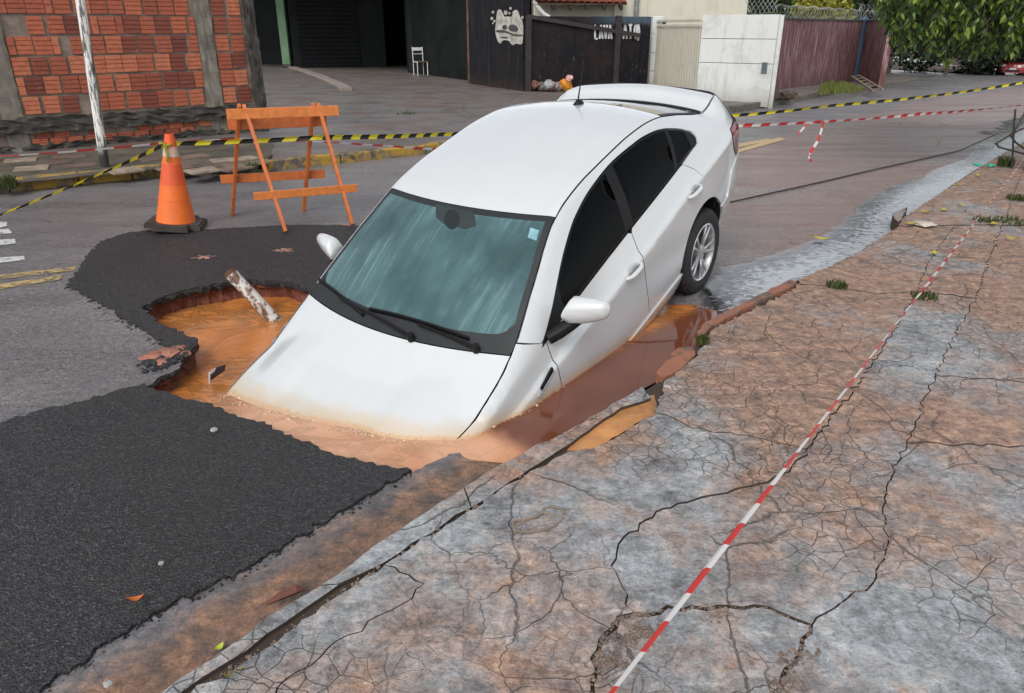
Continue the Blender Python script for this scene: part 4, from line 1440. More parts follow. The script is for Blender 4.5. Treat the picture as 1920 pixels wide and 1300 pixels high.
M_BRICK = m_brick()
M_MORTAR = plain('mortar', (.20, .155, .125), .9, var=.45, scale=5, bump=1.0, bscale=26)
M_COLUMN = plain('rough_concrete', (.17, .150, .125), .9, var=.4, scale=4, bump=1.0, bscale=18)
M_MOULD = plain('mouldy_concrete', (.050, .045, .038), .9, var=.7, scale=5, bump=1.0, bscale=22)

LB = [(-260, 392), (-120, 376), (20, 361), (150, 346), (250, 336), (335, 328), (400, 331), (500, 323), (640, 307), (800, 289), (1000, 262), (1200, 236), (1380, 211), (1480, 194), (1560, 178), (1640, 166), (1700, 158), (1722, 152), (1706, 147), (1672, 143)]
LBW = np.array([GT(x, y)[:2] for x, y in LB])
PZ = .13
back = [(10.5, 40), (6, 70), (-60, 70), (-60, 0)]
V2, T = tri_poly([tuple(p) for p in LBW + np.array((-.03, .03))] + back, [], np.vstack([grid(-12, 14, 6, 34, .8), grid(-60, 12, 0, 70, 6)]), .1)
yz = terrain(V2[:, 0], V2[:, 1]) + PZ + .07 * np.clip((V2[:, 1] - 16) / 8, 0, 1) * np.clip((2 - V2[:, 0]) / 3, 0, 1)
dk = np.min([seg_d(V2[:, 0], V2[:, 1], LBW[i], LBW[i + 1]) for i in range(len(LBW) - 1)], axis=0)
drop = (V2[:, 0] > -4.35) & (V2[:, 0] < -3.2) & (dk < .3)
yz[drop] -= .09
yard = sheet('far_pavement', V2, T, yz, M_YARD, smooth=True)
tag(yard, kind='structure')

kerb = empty('far_kerb', (0, 0, 0)); tag(kerb, kind='structure')
M_YKERB = m_kerbpaint('yellow_kerb_paint', (.44, .26, .035), .50)
M_GKERB = m_kerbpaint('mossy_kerb', (.16, .15, .10), .40)
line = []
for a, b in zip(LBW[:-1], LBW[1:]):
    n_ = max(1, int(round(np.linalg.norm(b - a) / 1.0)))
    for k in range(n_): line.append(a + (b - a) * k / n_)
line.append(LBW[-1])
for i_ in range(len(line) - 1):
    a, b = line[i_], line[i_ + 1]
    mx, my = (a + b) / 2
    u = (b - a) / np.linalg.norm(b - a); nn = np.array((-u[1], u[0]))
    if nn @ np.array((-.5, 1)) < 0: nn = -nn
    h = .15 + RNG.uniform(-.012, .012)
    dropped = -4.5 < mx < -3.25 and my < 10.6
    if dropped: h = .045
    mt = M_YKERB if (-6.6 < mx < -.2 and not dropped) else M_GKERB
    zz = float(terrain(mx, my))
    c = (a + b) / 2 + nn * .06
    L_ = np.linalg.norm(b - a) - .012
    R = Matrix.Rotation(math.atan2(u[1], u[0]), 3, 'Z')
    mb = MB()
    mb.box((c[0], c[1], zz + h / 2 - .05), (L_, .14, h + .1), R, .018)
    mb.build('kerb_stone', mt, kerb)
# broken paving tiles laid on the far footway
M_TILE = plain('footway_tile', (.15, .105, .080), .8, var=.5, scale=3, bump=.6)
M_MOSS = plain('mossy_footway', (.085, .075, .055), .9, var=.5, scale=2.5, bump=.9, bscale=12)
fw = [(-260, 372), (20, 344), (200, 327), (335, 312), (400, 318), (500, 305), (520, 262), (430, 258), (200, 278), (0, 298), (-260, 325)]
pl = rough_line([G(x, y, PZ)[:2] for x, y in fw], .2, .015, 4, True)
V2, T = tri_poly(pl, [], grid(-10, -2, 7, 15, .3), .08)
tag(sheet('footway', V2, T, PZ + .006, M_MOSS, skirt=.01), kind='structure')
for k, (x, y) in enumerate([(60, 318), (100, 308), (150, 312), (235, 322), (290, 300), (345, 310), (380, 322), (410, 312), (440, 318), (455, 300), (365, 296), (330, 318), (425, 303), (475, 308), (130, 296), (40, 302)]):
    p = G(x, y, PZ)
    mb = MB()
    mb.box((p.x, p.y, PZ + .012), (.38, .30, .03), Matrix.Rotation(.7 + RNG.uniform(-.3, .3), 3, 'Z') @ Matrix.Rotation(RNG.uniform(-.03, .03), 3, 'X'), .006)
    mb.build('paving_tile', M_TILE if k % 3 else plain('pale_tile', (.27, .21, .16), .8, var=.4), yard)

# --- brick wall
WD = Vector((.763, .648, 0)).normalized(); WNv = Vector((WD.y, -WD.x, 0))     # normal towards the street
W0 = Vector((-7.12, 11.03, PZ))
ANG = math.atan2(WD.y, WD.x)
RW = Matrix.Rotation(ANG, 3, 'Z')
wall = empty('brick_wall', W0)
tag(wall, 'unplastered hollow brick wall with concrete columns beside the pavement', 'wall')


def wl(s, d, z): return WD * s + WNv * d + Vector((0, 0, z))


mb = MB(); mb.box(wl(.6, -.09, 1.5), (6.2, .16, 3.1), RW); mb.build('mortar', M_MORTAR, wall)


def rough_box(size, amp, seed, nz=8, nx=3):
    """box with a shaken front face"""
    r = random.Random(seed)
    bm = bmesh.new()
    bmesh.ops.create_cube(bm, size=1)
    bmesh.ops.subdivide_edges(bm, edges=[e for e in bm.edges if abs(e.verts[0].co.z - e.verts[1].co.z) > .5], cuts=nz)
    bmesh.ops.subdivide_edges(bm, edges=[e for e in bm.edges if abs(e.verts[0].co.x - e.verts[1].co.x) > .5], cuts=nx)
    for v in bm.verts:
        v.co = Vector((v.co.x * size[0], v.co.y * size[1], v.co.z * size[2])) + Vector((r.gauss(0, amp), r.gauss(0, amp), r.gauss(0, amp)))
    bm.verts.index_update()
    out = ([v.co.copy() for v in bm.verts], [[v.index for v in f.verts] for f in bm.faces])
    bm.free()
    return out


def rbox(name, c, size, R, mat, parent, amp=.012, seed=1, nz=10, nx=4):
    v, f = rough_box(size, amp, seed, nz, nx)
    return mesh(name, [Vector(c) + R @ p for p in v], f, mat, parent)


rbox('column', wl(-.03, -.03, 1.5), (.27, .12, 3.1), RW, M_COLUMN, wall, .007, 3, 26)
rbox('column', wl(2.87, -.03, 1.5), (.25, .12, 3.1), RW, M_COLUMN, wall, .007, 4, 26)
rbox('end_pilaster', wl(3.62, -.02, 1.5), (.16, .26, 3.1), RW, M_MOULD, wall, .012, 5, 26)
rbox('base_beam', wl(.6, -.005, .355), (6.0, .16, .21), RW, M_MOULD, wall, .014, 6, 4, 60)
rbox('foundation', wl(.6, -.03, .03), (6.1, .13, .12), RW, M_MOULD, wall, .02, 8, 3, 60)


def brick_mesh(w, h, d=.05, n=4, vertical=False):
    """hollow clay brick: face with shallow horizontal grooves"""
    v, f = [], []
    rows = []
    if vertical: w, h = h, w
    g = .011
    for k in range(n):
        z0 = -h / 2 + h * k / n; z1 = z0 + h / n
        rows += [(z0 + .007, 0), (z1 - .007, 0)] + ([(z1 - .0055, -g), (z1 + .0055, -g)] if k < n - 1 else [])
    for z, dd_ in rows:
        v += [(-w / 2, dd_, z), (w / 2, dd_, z)]
    m_ = len(rows)
    for k in range(m_ - 1): f.append((2 * k, 2 * k + 1, 2 * k + 3, 2 * k + 2))
    o = len(v)
    v += [(-w / 2, -d, -h / 2), (w / 2, -d, -h / 2), (w / 2, -d, h / 2), (-w / 2, -d, h / 2)]
    f += [(0, o, o + 1, 1), (2 * m_ - 2, 2 * m_ - 1, o + 2, o + 3)]
    f.append(tuple([o, 0] + [2 * k for k in range(1, m_)] + [o + 3])); f.append(tuple([1, o + 1, o + 2] + [2 * k + 1 for k in range(m_ - 1, 0, -1)]))
    if vertical:
        v = [(z, d_, x) for x, d_, z in v]
        f = [q[::-1] for q in f]
    me = bpy.data.meshes.new('brick')
    # local y points out of the wall
    me.from_pydata([(x, y, z) for x, y, z in v], [], f)
    me.materials.append(M_BRICK); me.update()
    return me


BM_A = [brick_mesh(.212, .248), brick_mesh(.200, .246), brick_mesh(.222, .250)]
BM_V = brick_mesh(.09, .246, n=2, vertical=False)
BM_L = brick_mesh(.20, .10, n=3)
RB = Matrix((WD, WNv, Vector((0, 0, 1)))).transposed()
QB = RB.to_quaternion() if RB.determinant() > 0 else None
# x along the wall, y outwards must be right handed with z up: flip x
RB2 = Matrix((-WD, WNv, Vector((0, 0, 1)))).transposed()
QB = RB2.to_quaternion()


def brick(me, s, z, d=.0):
    o = link('brick', me, wall)
    o.location = wl(s, .012 + d + RNG.uniform(-.003, .005), z)
    o.rotation_mode = 'QUATERNION'
    o.rotation_quaternion = QB @ Matrix.Rotation(RNG.uniform(-.012, .012), 3, 'Y').to_quaternion()
    return o


for sec, (s0, s1) in enumerate(((.12, 2.745), (3.01, 3.53), (-1.4, -.18))):
    for r_ in range(9):
        z = .62 + r_ * .268
        s = s0 + RNG.uniform(0, .02) + (.10 if r_ % 2 and sec != 1 else .0)
        if r_ % 2 and sec != 1:
            brick(BM_V, s0 + .05, z)
        while s + .19 < s1:
            if RNG.random() < .03 and sec == 0:
                s += RNG.uniform(.10, .19); continue
            if RNG.random() < .07:
                brick(BM_V, s + .045, z); s += .11; continue
            brick(RNG.choice(BM_A), s + .108, z + RNG.uniform(-.006, .006))
            s += .222 + RNG.choice((.004, .008, .02, .035))
        if s1 - s > .05:
            o_ = brick(BM_A[0], (s + s1) / 2 - .005, z); o_.scale = ((s1 - s - .012) / .212, 1, 1)
for r_, z in enumerate((.115, .21)):
    s = .2 if r_ else -.1
    while s < 3.5:
        if RNG.random() < .72: brick(BM_L, s + .1, z, .012)
        s += .235

# --- dark sheet-metal gate left of the wall
mb = MB()
mb.box(wl(-1.36, .07, 2.05) + W0, (1.9, .04, 1.95), RW, .006)
for k in range(8): mb.box(wl(-2.2 + k * .23, .093, 2.05) + W0, (.012, .010, 1.9), RW)
g_ = mb.build('metal_gate', plain('dark_sheet_metal', (.022, .022, .028), .45, .3, var=.4))
tag(g_, 'dark sheet metal gate panel at the left end of the brick wall', 'gate')
tag(g_, None)

# --- limewashed pole on the footway
b_ = G(197, 314, PZ); t_ = A(150, 0, b_.y)
d_ = (t_ - b_)
t_ = NT('limewashed_wood'); p = t_.pos()
n_ = t_.noise(t_.map(p, (5, 5, .8)), 3, 6, .7)
cc = t_.ramp(n_, [(.40, (.10, .095, .08)), (.46, (.20, .19, .17)), (.50, (.70, .69, .66)), (.7, (.78, .77, .75))])
zz = t_.sep(p)[2]
cc = t_.mix(t_.m('SUBTRACT', 1.0, t_.smooth(zz, .25, .5)), cc, (.03, .028, .025))
M_POLE = t_.done(t_.bsdf(cc, .8, t_.bump(n_, .5, .01)))
mb = MB(); mb.tube([b_ - d_ * .05, b_ + d_ * .3, b_ + d_ * .7, b_ + d_ * 1.5], [.058, .055, .053, .05], 14)
tag(mb.build('wooden_pole', M_POLE, smooth=True), 'leaning whitewashed wooden pole on the pavement before the brick wall', 'pole')

# --- open workshop, dark green, with a post, shutter and side walls
GZ = .20
def Wp(px, py, z=GZ): return G(px, py, z)


M_DGREEN = plain('dark_green_paint', (.0085, .0115, .0105), .6, var=.4, spec=.12, scale=1.2, bump=.2)
M_BLACKG = plain('blackened_green_paint', (.0055, .006, .007), .6, var=.4, spec=.12, scale=1.2, bump=.2)
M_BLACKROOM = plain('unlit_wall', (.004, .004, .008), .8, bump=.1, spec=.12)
M_LGREEN = plain('light_green_paint', (.115, .215, .115), .6, var=.25, scale=3, bump=.3)
pb, pd, pe, pf = Wp(548, 128), Wp(709, 126), Wp(769, 136), Wp(883, 151)
ws_t = empty('workshop', ((pb + pf) / 2)); tag(ws_t, 'dark green open workshop with a sloping concrete forecourt', 'building')
wo = Vector(ws_t.location)


def panel(name, a, b, z0, z1, th, mat, parent=None, off=Vector((0, 0, 0)), bev=0.0):
    """upright slab from ground point a to b"""
    a, b = Vector(a), Vector(b)
    mb = MB()
    c = (a + b) / 2
    L_ = (Vector((b.x, b.y, 0)) - Vector((a.x, a.y, 0))).length
    R = Matrix.Rotation(math.atan2(b.y - a.y, b.x - a.x), 3, 'Z')
    mb.box(Vector((c.x, c.y, (z0 + z1) / 2)) - off, (L_, th, z1 - z0), R, bev)
    return mb.build(name, mat, parent)


shift = Vector((0, .35, 0))
panel('wall', pb + shift, pd + shift + Vector((.3, 0, 0)), .1, 4.3, .25, M_DGREEN, ws_t, wo)
s0, s1 = pb.lerp(pd, .06), pb.lerp(pd, .84)
panel('shutter_frame', s0 + shift * .55, s1 + shift * .55, GZ, 3.15, .12, M_DGREEN, ws_t, wo)
for k in range(18):
    panel('shutter_slat', s0.lerp(s1, .05) + shift * .32, s0.lerp(s1, .95) + shift * .32, GZ + .02 + k * .168, GZ + .18 + k * .168, .05, M_BLACKG, ws_t, wo, .012)
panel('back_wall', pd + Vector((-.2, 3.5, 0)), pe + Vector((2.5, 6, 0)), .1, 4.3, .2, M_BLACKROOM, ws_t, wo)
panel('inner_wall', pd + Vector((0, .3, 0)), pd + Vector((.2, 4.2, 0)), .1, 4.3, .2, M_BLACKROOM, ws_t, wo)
panel('side_wall', pe, pf, .1, 4.3, .2, M_DGREEN, ws_t, wo)
panel('jamb', pe.lerp(pf, .02) + Vector((0, -.12, 0)), pe.lerp(pf, .10) + Vector((0, -.12, 0)), .1, 4.3, .1, plain('jamb_green', (.016, .021, .018), .6, spec=.12), ws_t, wo)
mb = MB(); c = Wp(540, 127)
mb.box(c + Vector((0, 0, 1.55)) - wo, (.34, .34, 2.9), None, .02)
post = mb.build('post', M_LGREEN, ws_t)
mb = MB(); mb.box(c + Vector((0, 0, 3.75)) - wo, (.345, .345, 1.5), None, .02); mb.build('post_top', plain('slate_paint', (.075, .075, .10), .6), ws_t)
mb = MB(); mb.box(c + Vector((0, 0, .07)) - wo, (.38, .38, .16), None, .03); mb.build('post_foot', M_MOULD, ws_t)
# roof slab keeps the interior dark
roof_pts = [c + Vector((-6, -.3, 0)), pf + Vector((.1, -.2, 0)), pf + Vector((6, 9, 0)), pb + Vector((-6, 9, 0))]
V = [(p.x - wo.x, p.y - wo.y, z - wo.z) for z in (4.3, 4.5) for p in roof_pts]
mesh('roof', V, [(3, 2, 1, 0), (4, 5, 6, 7), (0, 1, 5, 4), (1, 2, 6, 5), (2, 3, 7, 6), (3, 0, 4, 7)], M_DGREEN, ws_t)
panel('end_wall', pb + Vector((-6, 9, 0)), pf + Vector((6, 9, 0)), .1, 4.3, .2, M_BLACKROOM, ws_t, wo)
# flank wall behind the brick wall, with panel board, niches and notice
fl0, fl1 = Wp(470, 119), Wp(531, 122)
panel('flank_wall', fl0 + Vector((-5, .5, 0)), fl1 + Vector((0, .5, 0)), .1, 4.3, .2, M_DGREEN, ws_t, wo)
bd0, bd1 = Wp(496, 119) + Vector((0, .2, 0)), Wp(524, 121) + Vector((0, .2, 0))
panel('meter_board', bd0, bd1, .55, 3.1, .06, plain('board_green', (.055, .092, .075), .6), ws_t, wo)
for fx, z0, z1 in ((.25, 1.9, 2.25), (.75, 1.6, 1.95), (.45, 1.25, 1.4)):
    a_ = bd0.lerp(bd1, fx) + Vector((-.09, -.045, 0)); panel('meter_box', a_, a_ + Vector((.2, 0, 0)), z0, z1, .05, M_BLACKROOM, ws_t, wo)
mb = MB(); q = bd0.lerp(bd1, .52) + Vector((0, -.09, 1.30))
mb.lathe([(.0, -.05), (.13, -.05), (.13, .04), (.10, .06), (.0, .06)], 18, Matrix.Translation(q - wo) @ Matrix.Rotation(math.pi / 2, 4, 'X') @ Matrix.Scale(1.3, 4, (0, 1, 0)), False)
mb.build('meter', plain('meter_grey', (.20, .20, .19), .5), ws_t)
sign_o = empty('notice_sign', A(505, 14, bd0.y - .3)); tag(sign_o, 'small white notice with black lines of text on the green wall', 'sign')
pw = 27 * bd0.y / F_PX * 1.05
mb = MB(); mb.box((0, 0, .12), (pw, .03, .62), None, .004); mb.build('board', plain('notice_white', (.62, .63, .64), .5, bump=0), sign_o)
for k in range(5):
    mb = MB(); w_ = pw * (.8, .66, .72, .62, .4)[k]
    x_ = -pw / 2 + .06
    r_ = random.Random(k)
    while x_ < -pw / 2 + .06 + w_:
        l_ = r_.uniform(.035, .07); mb.box((x_ + l_ / 2, -.018, .34 - k * .125), (l_, .006, .062)); x_ += l_ + r_.choice((.012, .012, .04))
    tag(mb.build('text_line', plain('notice_ink', (.03, .03, .035), .6, bump=0), sign_o), kind='stuff')
# low concrete strip dividing the forecourt
st_pts = [(548, 129), (575, 137), (600, 146), (625, 157), (642, 165), (650, 171)]
sp_ = [Wp(x, y, GZ - .03) for x, y in st_pts]
mb = MB()
for a, b in zip(sp_[:-1], sp_[1:]): mb.bar(a + Vector((0, 0, .02)), b + Vector((0, 0, .02)), .32, .14, (0, 0, 1), .02)
tag(mb.build('concrete_strip', plain('strip_concrete', (.24, .195, .165), .8, var=.3)), kind='structure')

# white metal chair
ch_b = Wp(789, 142, .19)
chair = empty('metal_chair', ch_b, (0, 0, .5)); tag(chair, 'old white metal chair standing before the dark workshop', 'chair')
M_CHAIR = plain('chair_white', (.62, .62, .60), .5, var=.2)
for sx in (-.19, .19):
    mb = MB(); mb.tube([(sx, .18, 0), (sx, .18, .46), (sx * 1.0, .22, .95)], .016, 8); mb.build('leg', M_CHAIR, chair)
    mb = MB(); mb.tube([(sx, -.20, 0), (sx, -.20, .44), (sx, -.18, .46), (sx, .18, .46)], .016, 8); mb.build('leg', M_CHAIR, chair)
mb = MB(); mb.box((0, .215, .88), (.38, .02, .11), None, .008); mb.build('backrest', M_CHAIR, chair)
mb = MB(); mb.tube([(-.19, .205, .72), (.19, .205, .72)], .012, 8); mb.build('back_rail', M_CHAIR, chair)
mb = MB(); mb.box((0, -.01, .47), (.38, .38, .035), None, .012); mb.build('seat', plain('chair_seat', (.14, .075, .045), .7), chair)

# black painted wall with car-wash emblem
q1, q2, q3 = G(887, 160, .16), G(986, 171, .16), G(1213, 167, .16)
M_BLKW = m_wallpaint('peeling_black_paint', (.010, .010, .013), (.024, .021, .023), (.042, .025, .020), .56, .35)
bw = panel('black_wall', q1, q2, .05, 3.4, .22, M_BLKW)
bw['label'] = 'peeling black wall with a painted white car emblem'; bw['category'] = 'wall'
M_RUSTY = plain('rusty_edge', (.11, .050, .034), .8, var=.6, scale=6)
e_ = q1 + (q1 - q2).normalized() * .10
panel('wall_edge', e_, q1, .05, 3.4, .24, M_RUSTY, bw)
M_EMB = plain('old_white_paint', (.40, .385, .34), .7, var=.45, scale=7)
ud = (q2 - q1).normalized(); L_ = (q2 - q1).length
nq = Vector((ud.y, -ud.x, 0))
if nq.y > 0: nq = -nq


def emb(name, px, mat, d, parent, q0=None, u=None, sm=3):
    """flat painted shape on a wall; px outline in photograph pixels"""
    q0 = q0 or q1; u = u or ud
    n0 = Vector((u.y, -u.x, 0))
    if n0.y > 0: n0 = -n0
    out = []
    for x, y in px:
        r = ray(x, y); o = Vector((0, 0, CAM_H))
        t = (q0 + n0 * (.112 + d) - o).dot(n0) / r.dot(n0)
        out.append(o + r * t)
    cen_ = sum(out, Vector()) / len(out)
    for _ in range(sm):
        out = [p_ for a, b in zip(out, out[1:] + out[:1]) for p_ in (a * .75 + b * .25, a * .25 + b * .75)]
    V2 = [((p - q0).dot(u), p.z) for p in out]
    P_, T = tri_poly(V2, [], None)
    W = [q0 + u * a + n0 * (.112 + d) + Vector((0, 0, b - q0.z)) for a, b in P_]
    W += [p - n0 * .012 for p in W]
    n_ = len(P_)
    F = [tuple(t) for t in T]
    cnt = set()
    for q in T: cnt.update(((q[0], q[1]), (q[1], q[2]), (q[2], q[0])))
    for a, b in [(a, b) for (a, b) in cnt if (b, a) not in cnt]: F.append((b, a, a + n_, b + n_))
    return mesh(name, W, F, mat, parent)


em = emb('emblem', [(930, 45), (931, 25), (934, 18), (939, 18), (943, 27), (945, 32), (952, 31), (960, 32), (962, 22), (966, 18), (972, 21), (974, 32), (979, 38), (981, 55), (980, 72), (979, 85), (966, 81), (963, 86), (957, 82), (955, 76), (942, 75), (939, 83), (934, 80), (930, 68), (928, 55)], M_EMB, .006, bw)
M_EMD = plain('emblem_dark', (.05, .048, .046), .7, var=.4)
emb('emblem_window', [(954, 46), (968, 47), (973, 57), (966, 61), (953, 57)], M_EMD, .010, em)
emb('emblem_window', [(941, 48), (950, 46), (951, 56), (942, 56)], M_EMD, .010, em)
emb('emblem_stripe', [(929, 57), (944, 56), (953, 60), (966, 65), (981, 65), (981, 68), (965, 69), (950, 62), (930, 61)], M_EMD, .010, em, sm=1)
emb('emblem_stripe', [(938, 69), (952, 69), (952, 73), (939, 72)], M_EMD, .010, em)
for (x, y, r_) in ((924, 23, 2.2), (922, 35, 2.4), (927, 40, 1.8), (948, 24, 3.2), (957, 16, 2.0), (955, 25, 1.6), (979, 33, 2.0), (962, 24, 1.6), (924, 44, 1.2)):
    emb('suds_bubble', [(x - r_, y - r_ * 1.3), (x + r_, y - r_ * 1.3), (x + r_, y + r_ * 1.3), (x - r_, y + r_ * 1.3)], M_EMB, .006, em)

# black sheet gate with worn lettering
t_ = NT('scraped_black_metal'); p = t_.pos()
sc_ = t_.noise(t_.map(t_.warp(p, 3, .2), (9, 9, 2.2)), 2.2, 7, .75)
cc = t_.mix(t_.ramp(sc_, [(.60, 0.0), (.68, .9)]), (.007, .007, .010), (.15, .135, .13))
cc = t_.mix(t_.ramp(t_.noise(p, 1.3, 5, .65), [(.45, 0.0), (.7, .7)]), cc, (.030, .018, .015))
blu = t_.m('MULTIPLY', t_.smooth(t_.m('ADD', t_.sep(p)[2], t_.m('MULTIPLY', sc_, .35)), 1.98, 2.12), t_.smooth(t_.sep(p)[0], 1.8, 3.2))
cc = t_.mix(t_.m('MULTIPLY', blu, .7), cc, (.075, .115, .15))
M_GATE = t_.done(t_.bsdf(cc, .6, t_.bump(sc_, .4, .01), spec=.2))
ug = (q3 - q2).normalized()
gate = panel('sheet_gate', q2 + ug * .03, q3 - ug * .03, .16, 2.06, .10, M_GATE)
tag(gate, 'scratched black metal gate with worn white lettering', 'gate')
ng = Vector((ug.y, -ug.x, 0))
if ng.y > 0: ng = -ng
mb = MB()
a_ = q2 + Vector((0, 0, 0)) + ng * .12; b2 = q3 + ng * .12
mb.bar(Vector((a_.x, a_.y, 2.06)), Vector((b2.x, b2.y, 1.58)) - ug * .35, .05, .10)
mb.build('brace', plain('gate_frame', (.030, .024, .024), .6, .2, var=.4), gate)
for f_ in (.01, .72):
    c_ = q2.lerp(q3, f_) + ng * .10
    mb = MB(); mb.box((c_.x, c_.y, 1.1), (.16, .10, 1.96), Matrix.Rotation(math.atan2(ug.y, ug.x), 3, 'Z'), .005); mb.build('gate_post', bpy.data.materials['gate_frame'], gate)
for k in range(9):
    c_ = q2.lerp(q3, .06 + k * .107) + ng * .056
    mb = MB(); mb.box((c_.x, c_.y, 1.08), (.018, .012, 1.85), Matrix.Rotation(math.atan2(ug.y, ug.x), 3, 'Z')); mb.build('rib', M_GATE, gate)
STROKES = {'L': [[(0, 1), (0, 0), (.6, 0)]], 'A': [[(0, 0), (.35, 1), (.7, 0)], [(.15, .4), (.55, .4)]], 'V': [[(0, 1), (.35, 0), (.7, 1)]], 'J': [[(.55, 1), (.55, .2), (.35, 0), (.05, .1)]],
           'T': [[(0, 1), (.7, 1)], [(.35, 1), (.35, 0)]], 'O': [[(.1, .2), (.1, .8), (.35, 1), (.6, .8), (.6, .2), (.35, 0), (.1, .2)]], ')': [[(0, 1.05), (.25, .7), (.25, .2), (-.1, -.12)]]}


def letters(txt, x0, x1, y0, y1, wpx, parent, q0, u, mat):
    n0 = Vector((u.y, -u.x, 0))
    if n0.y > 0: n0 = -n0
    stp = (x1 - x0) / len(txt)
    for k, c_ in enumerate(txt):
        mb = MB()
        for stq in STROKES[c_]:
            P_ = []
            for a, b in stq:
                px, py = x0 + stp * (k + .08 + a * .95), y1 + (y0 - y1) * b
                r = ray(px, py); o = Vector((0, 0, CAM_H))
                t = (q0 + n0 * .058 - o).dot(n0) / r.dot(n0)
                P_.append(o + r * t)
            for a, b in zip(P_[:-1], P_[1:]): mb.bar(a, b, .010, wpx * q0.y / F_PX, n0.cross((b - a).normalized()))
        mb.build('painted_letter', mat, parent)


M_LET = plain('worn_lettering', (.55, .54, .54), .6, var=.35, scale=8)
letters('LAVA', 1115, 1149, 47, 73, 3.2, gate, q2, ug, M_LET)
letters('JATO', 1158, 1198, 47, 73, 3.2, gate, q2, ug, M_LET)
letters(')', 1196, 1204, 47, 73, 3.4, gate, q2, ug, M_LET)

# white gate pillar, cream sliding gate, white wall
M_WHITEW = m_wallpaint('dirty_white_wall', (.66, .67, .65), (.52, .53, .50), (.30, .30, .26), .58, .55, .8)
M_CREAM = m_wallpaint('cream_wall', (.60, .57, .47), (.50, .47, .38), (.30, .27, .20), .62, .3)
r1, r2, r3 = G(1222, 166, .13), G(1306, 186, .13), G(1442, 193, .13)
wp = empty('gate_pillar', r1); tag(wp, 'white block gate pillar beside the black gate', 'pillar')
for k in range(4):
    mb = MB(); mb.box((0, 0, .24 + k * .49), (.34, .34, .478), Matrix.Rotation(.2, 3, 'Z'), .012); mb.build('block', M_WHITEW, wp)
mb = MB(); mb.lathe([(0, -.02), (.06, -.02), (.06, .03), (0, .04)], 14, Matrix.Translation((.19, -.18, 1.80)) @ Matrix.Rotation(math.pi / 2, 4, 'X'), False); mb.build('knob', M_TRIM, wp)
ugt = (r2 - r1).normalized(); Lg = (r2 - r1).length
cg = empty('sliding_gate', (r1 + r2) / 2, (0, 0, math.atan2(ugt.y, ugt.x))); tag(cg, 'cream ribbed sliding gate between white pillar and white wall', 'gate')
M_CGATE = m_wallpaint('cream_gate_paint', (.58, .55, .45), (.50, .46, .36), (.36, .22, .12), .60, .35)
nb_ = 18
for k in range(nb_):
    mb = MB(); mb.box((-Lg / 2 + .18 + (Lg - .3) * (k + .5) / nb_, 0, .86), ((Lg - .3) / nb_ * .93, .05, 1.6), None, .010); mb.build('panel', M_CGATE, cg)
for z in (.07, 1.70, 1.82):
    mb = MB(); mb.box((0.02, -.01, z), (Lg - .22, .08, .07), None, .01); mb.build('rail', M_CGATE, cg)
ww = empty('white_wall', (r2 + r3) / 2, (0, 0, math.atan2((r3 - r2).y, (r3 - r2).x))); tag(ww, 'dirty white block wall with horizontal grooves beside the cream gate', 'wall')
Lw = (r3 - r2).length
for z0, z1 in ((-.1, .86), (.872, 1.40), (1.412, 1.93)):
    mb = MB(); mb.box((0, 0, (z0 + z1) / 2), (Lw, .18, z1 - z0), None, .006); mb.build('course', M_WHITEW, ww)
mb = MB(); mb.box((0, .01, .9), (Lw - .02, .14, 2.0)); mb.build('core', M_COLUMN, ww)
mb = MB(); mb.box((Lw / 2 - .19, -.095, .78), (.13, .03, .25), None, .006); mb.build('meter_box', plain('meter_box_grey', (.10, .12, .13), .4), ww)
panel('return_wall', r3, r3 + Vector((.6, 4.5, 0)), 0, 2.05, .18, M_WHITEW)['label'] = 'x'
rw_ = bpy.data.objects['return_wall']; rw_.parent = ww; rw_.matrix_parent_inverse = (Matrix.Translation(ww.location) @ Matrix.Rotation(ww.rotation_euler.z, 4, 'Z')).inverted(); del rw_['label']

# mauve wall, blue post, razor wire
v1, v2, v3, v4 = G(1441, 171, .13), G(1597, 142.5, .13), G(1607, 141, .13), G(1653, 153, .13)
M_MAUVE = m_wallpaint('mauve_wall', (.150, .070, .076), (.38, .25, .25), (.085, .042, .045), .54, .45, 1.7)
mv = panel('mauve_wall', v1, v2, -.1, 1.98, .18, M_MAUVE); tag(mv, 'weathered mauve street wall topped with razor wire', 'wall')
panel('coping', v1 + Vector((0, -.02, 0)), v2 + Vector((0, -.02, 0)), 1.98, 2.02, .22, M_MOULD, mv)
mv2 = panel('mauve_wall', v3, v4, -.15, 1.98, .18, M_MAUVE); tag(mv2, 'short peeling mauve wall end right of the blue post', 'wall')
panel('coping', v3, v4, 1.98, 2.02, .22, M_MOULD, mv2)
cpos = (v2 + v3) / 2
mb = MB(); mb.box((cpos.x - .05, cpos.y - .12, 1.0), (.26, .2, 2.25), Matrix.Rotation(.6, 3, 'Z'), .012)
tag(mb.build('blue_post', plain('blue_paint', (.050, .115, .20), .6, var=.35, scale=3)), 'blue painted post between the two mauve walls', 'post')
M_WIRE = plain('galvanised_wire', (.33, .34, .32), .45, .6, var=.2, bump=0)


def razor(a, b, z, r, turns, label):
    a = Vector((a.x, a.y, z)); b = Vector((b.x, b.y, z))
    u = (b - a); L_ = u.length; u.normalize(); w = u.cross(Vector((0, 0, 1)))
    n_ = turns * 14
    pts_ = []
    for k in range(n_ + 1):
        th = 2 * math.pi * k / 14
        rr = r * (1 + .12 * math.sin(k * .37))
        pts_.append(a + u * (L_ * k / n_ + .07 * math.sin(th * 2)) + (w * math.cos(th) + Vector((0, 0, 1)) * math.sin(th)) * rr)
    mb = MB(); mb.tube(pts_, .006, 4, False)
    return tag(mb.build('razor_wire', M_WIRE), label, 'wire')


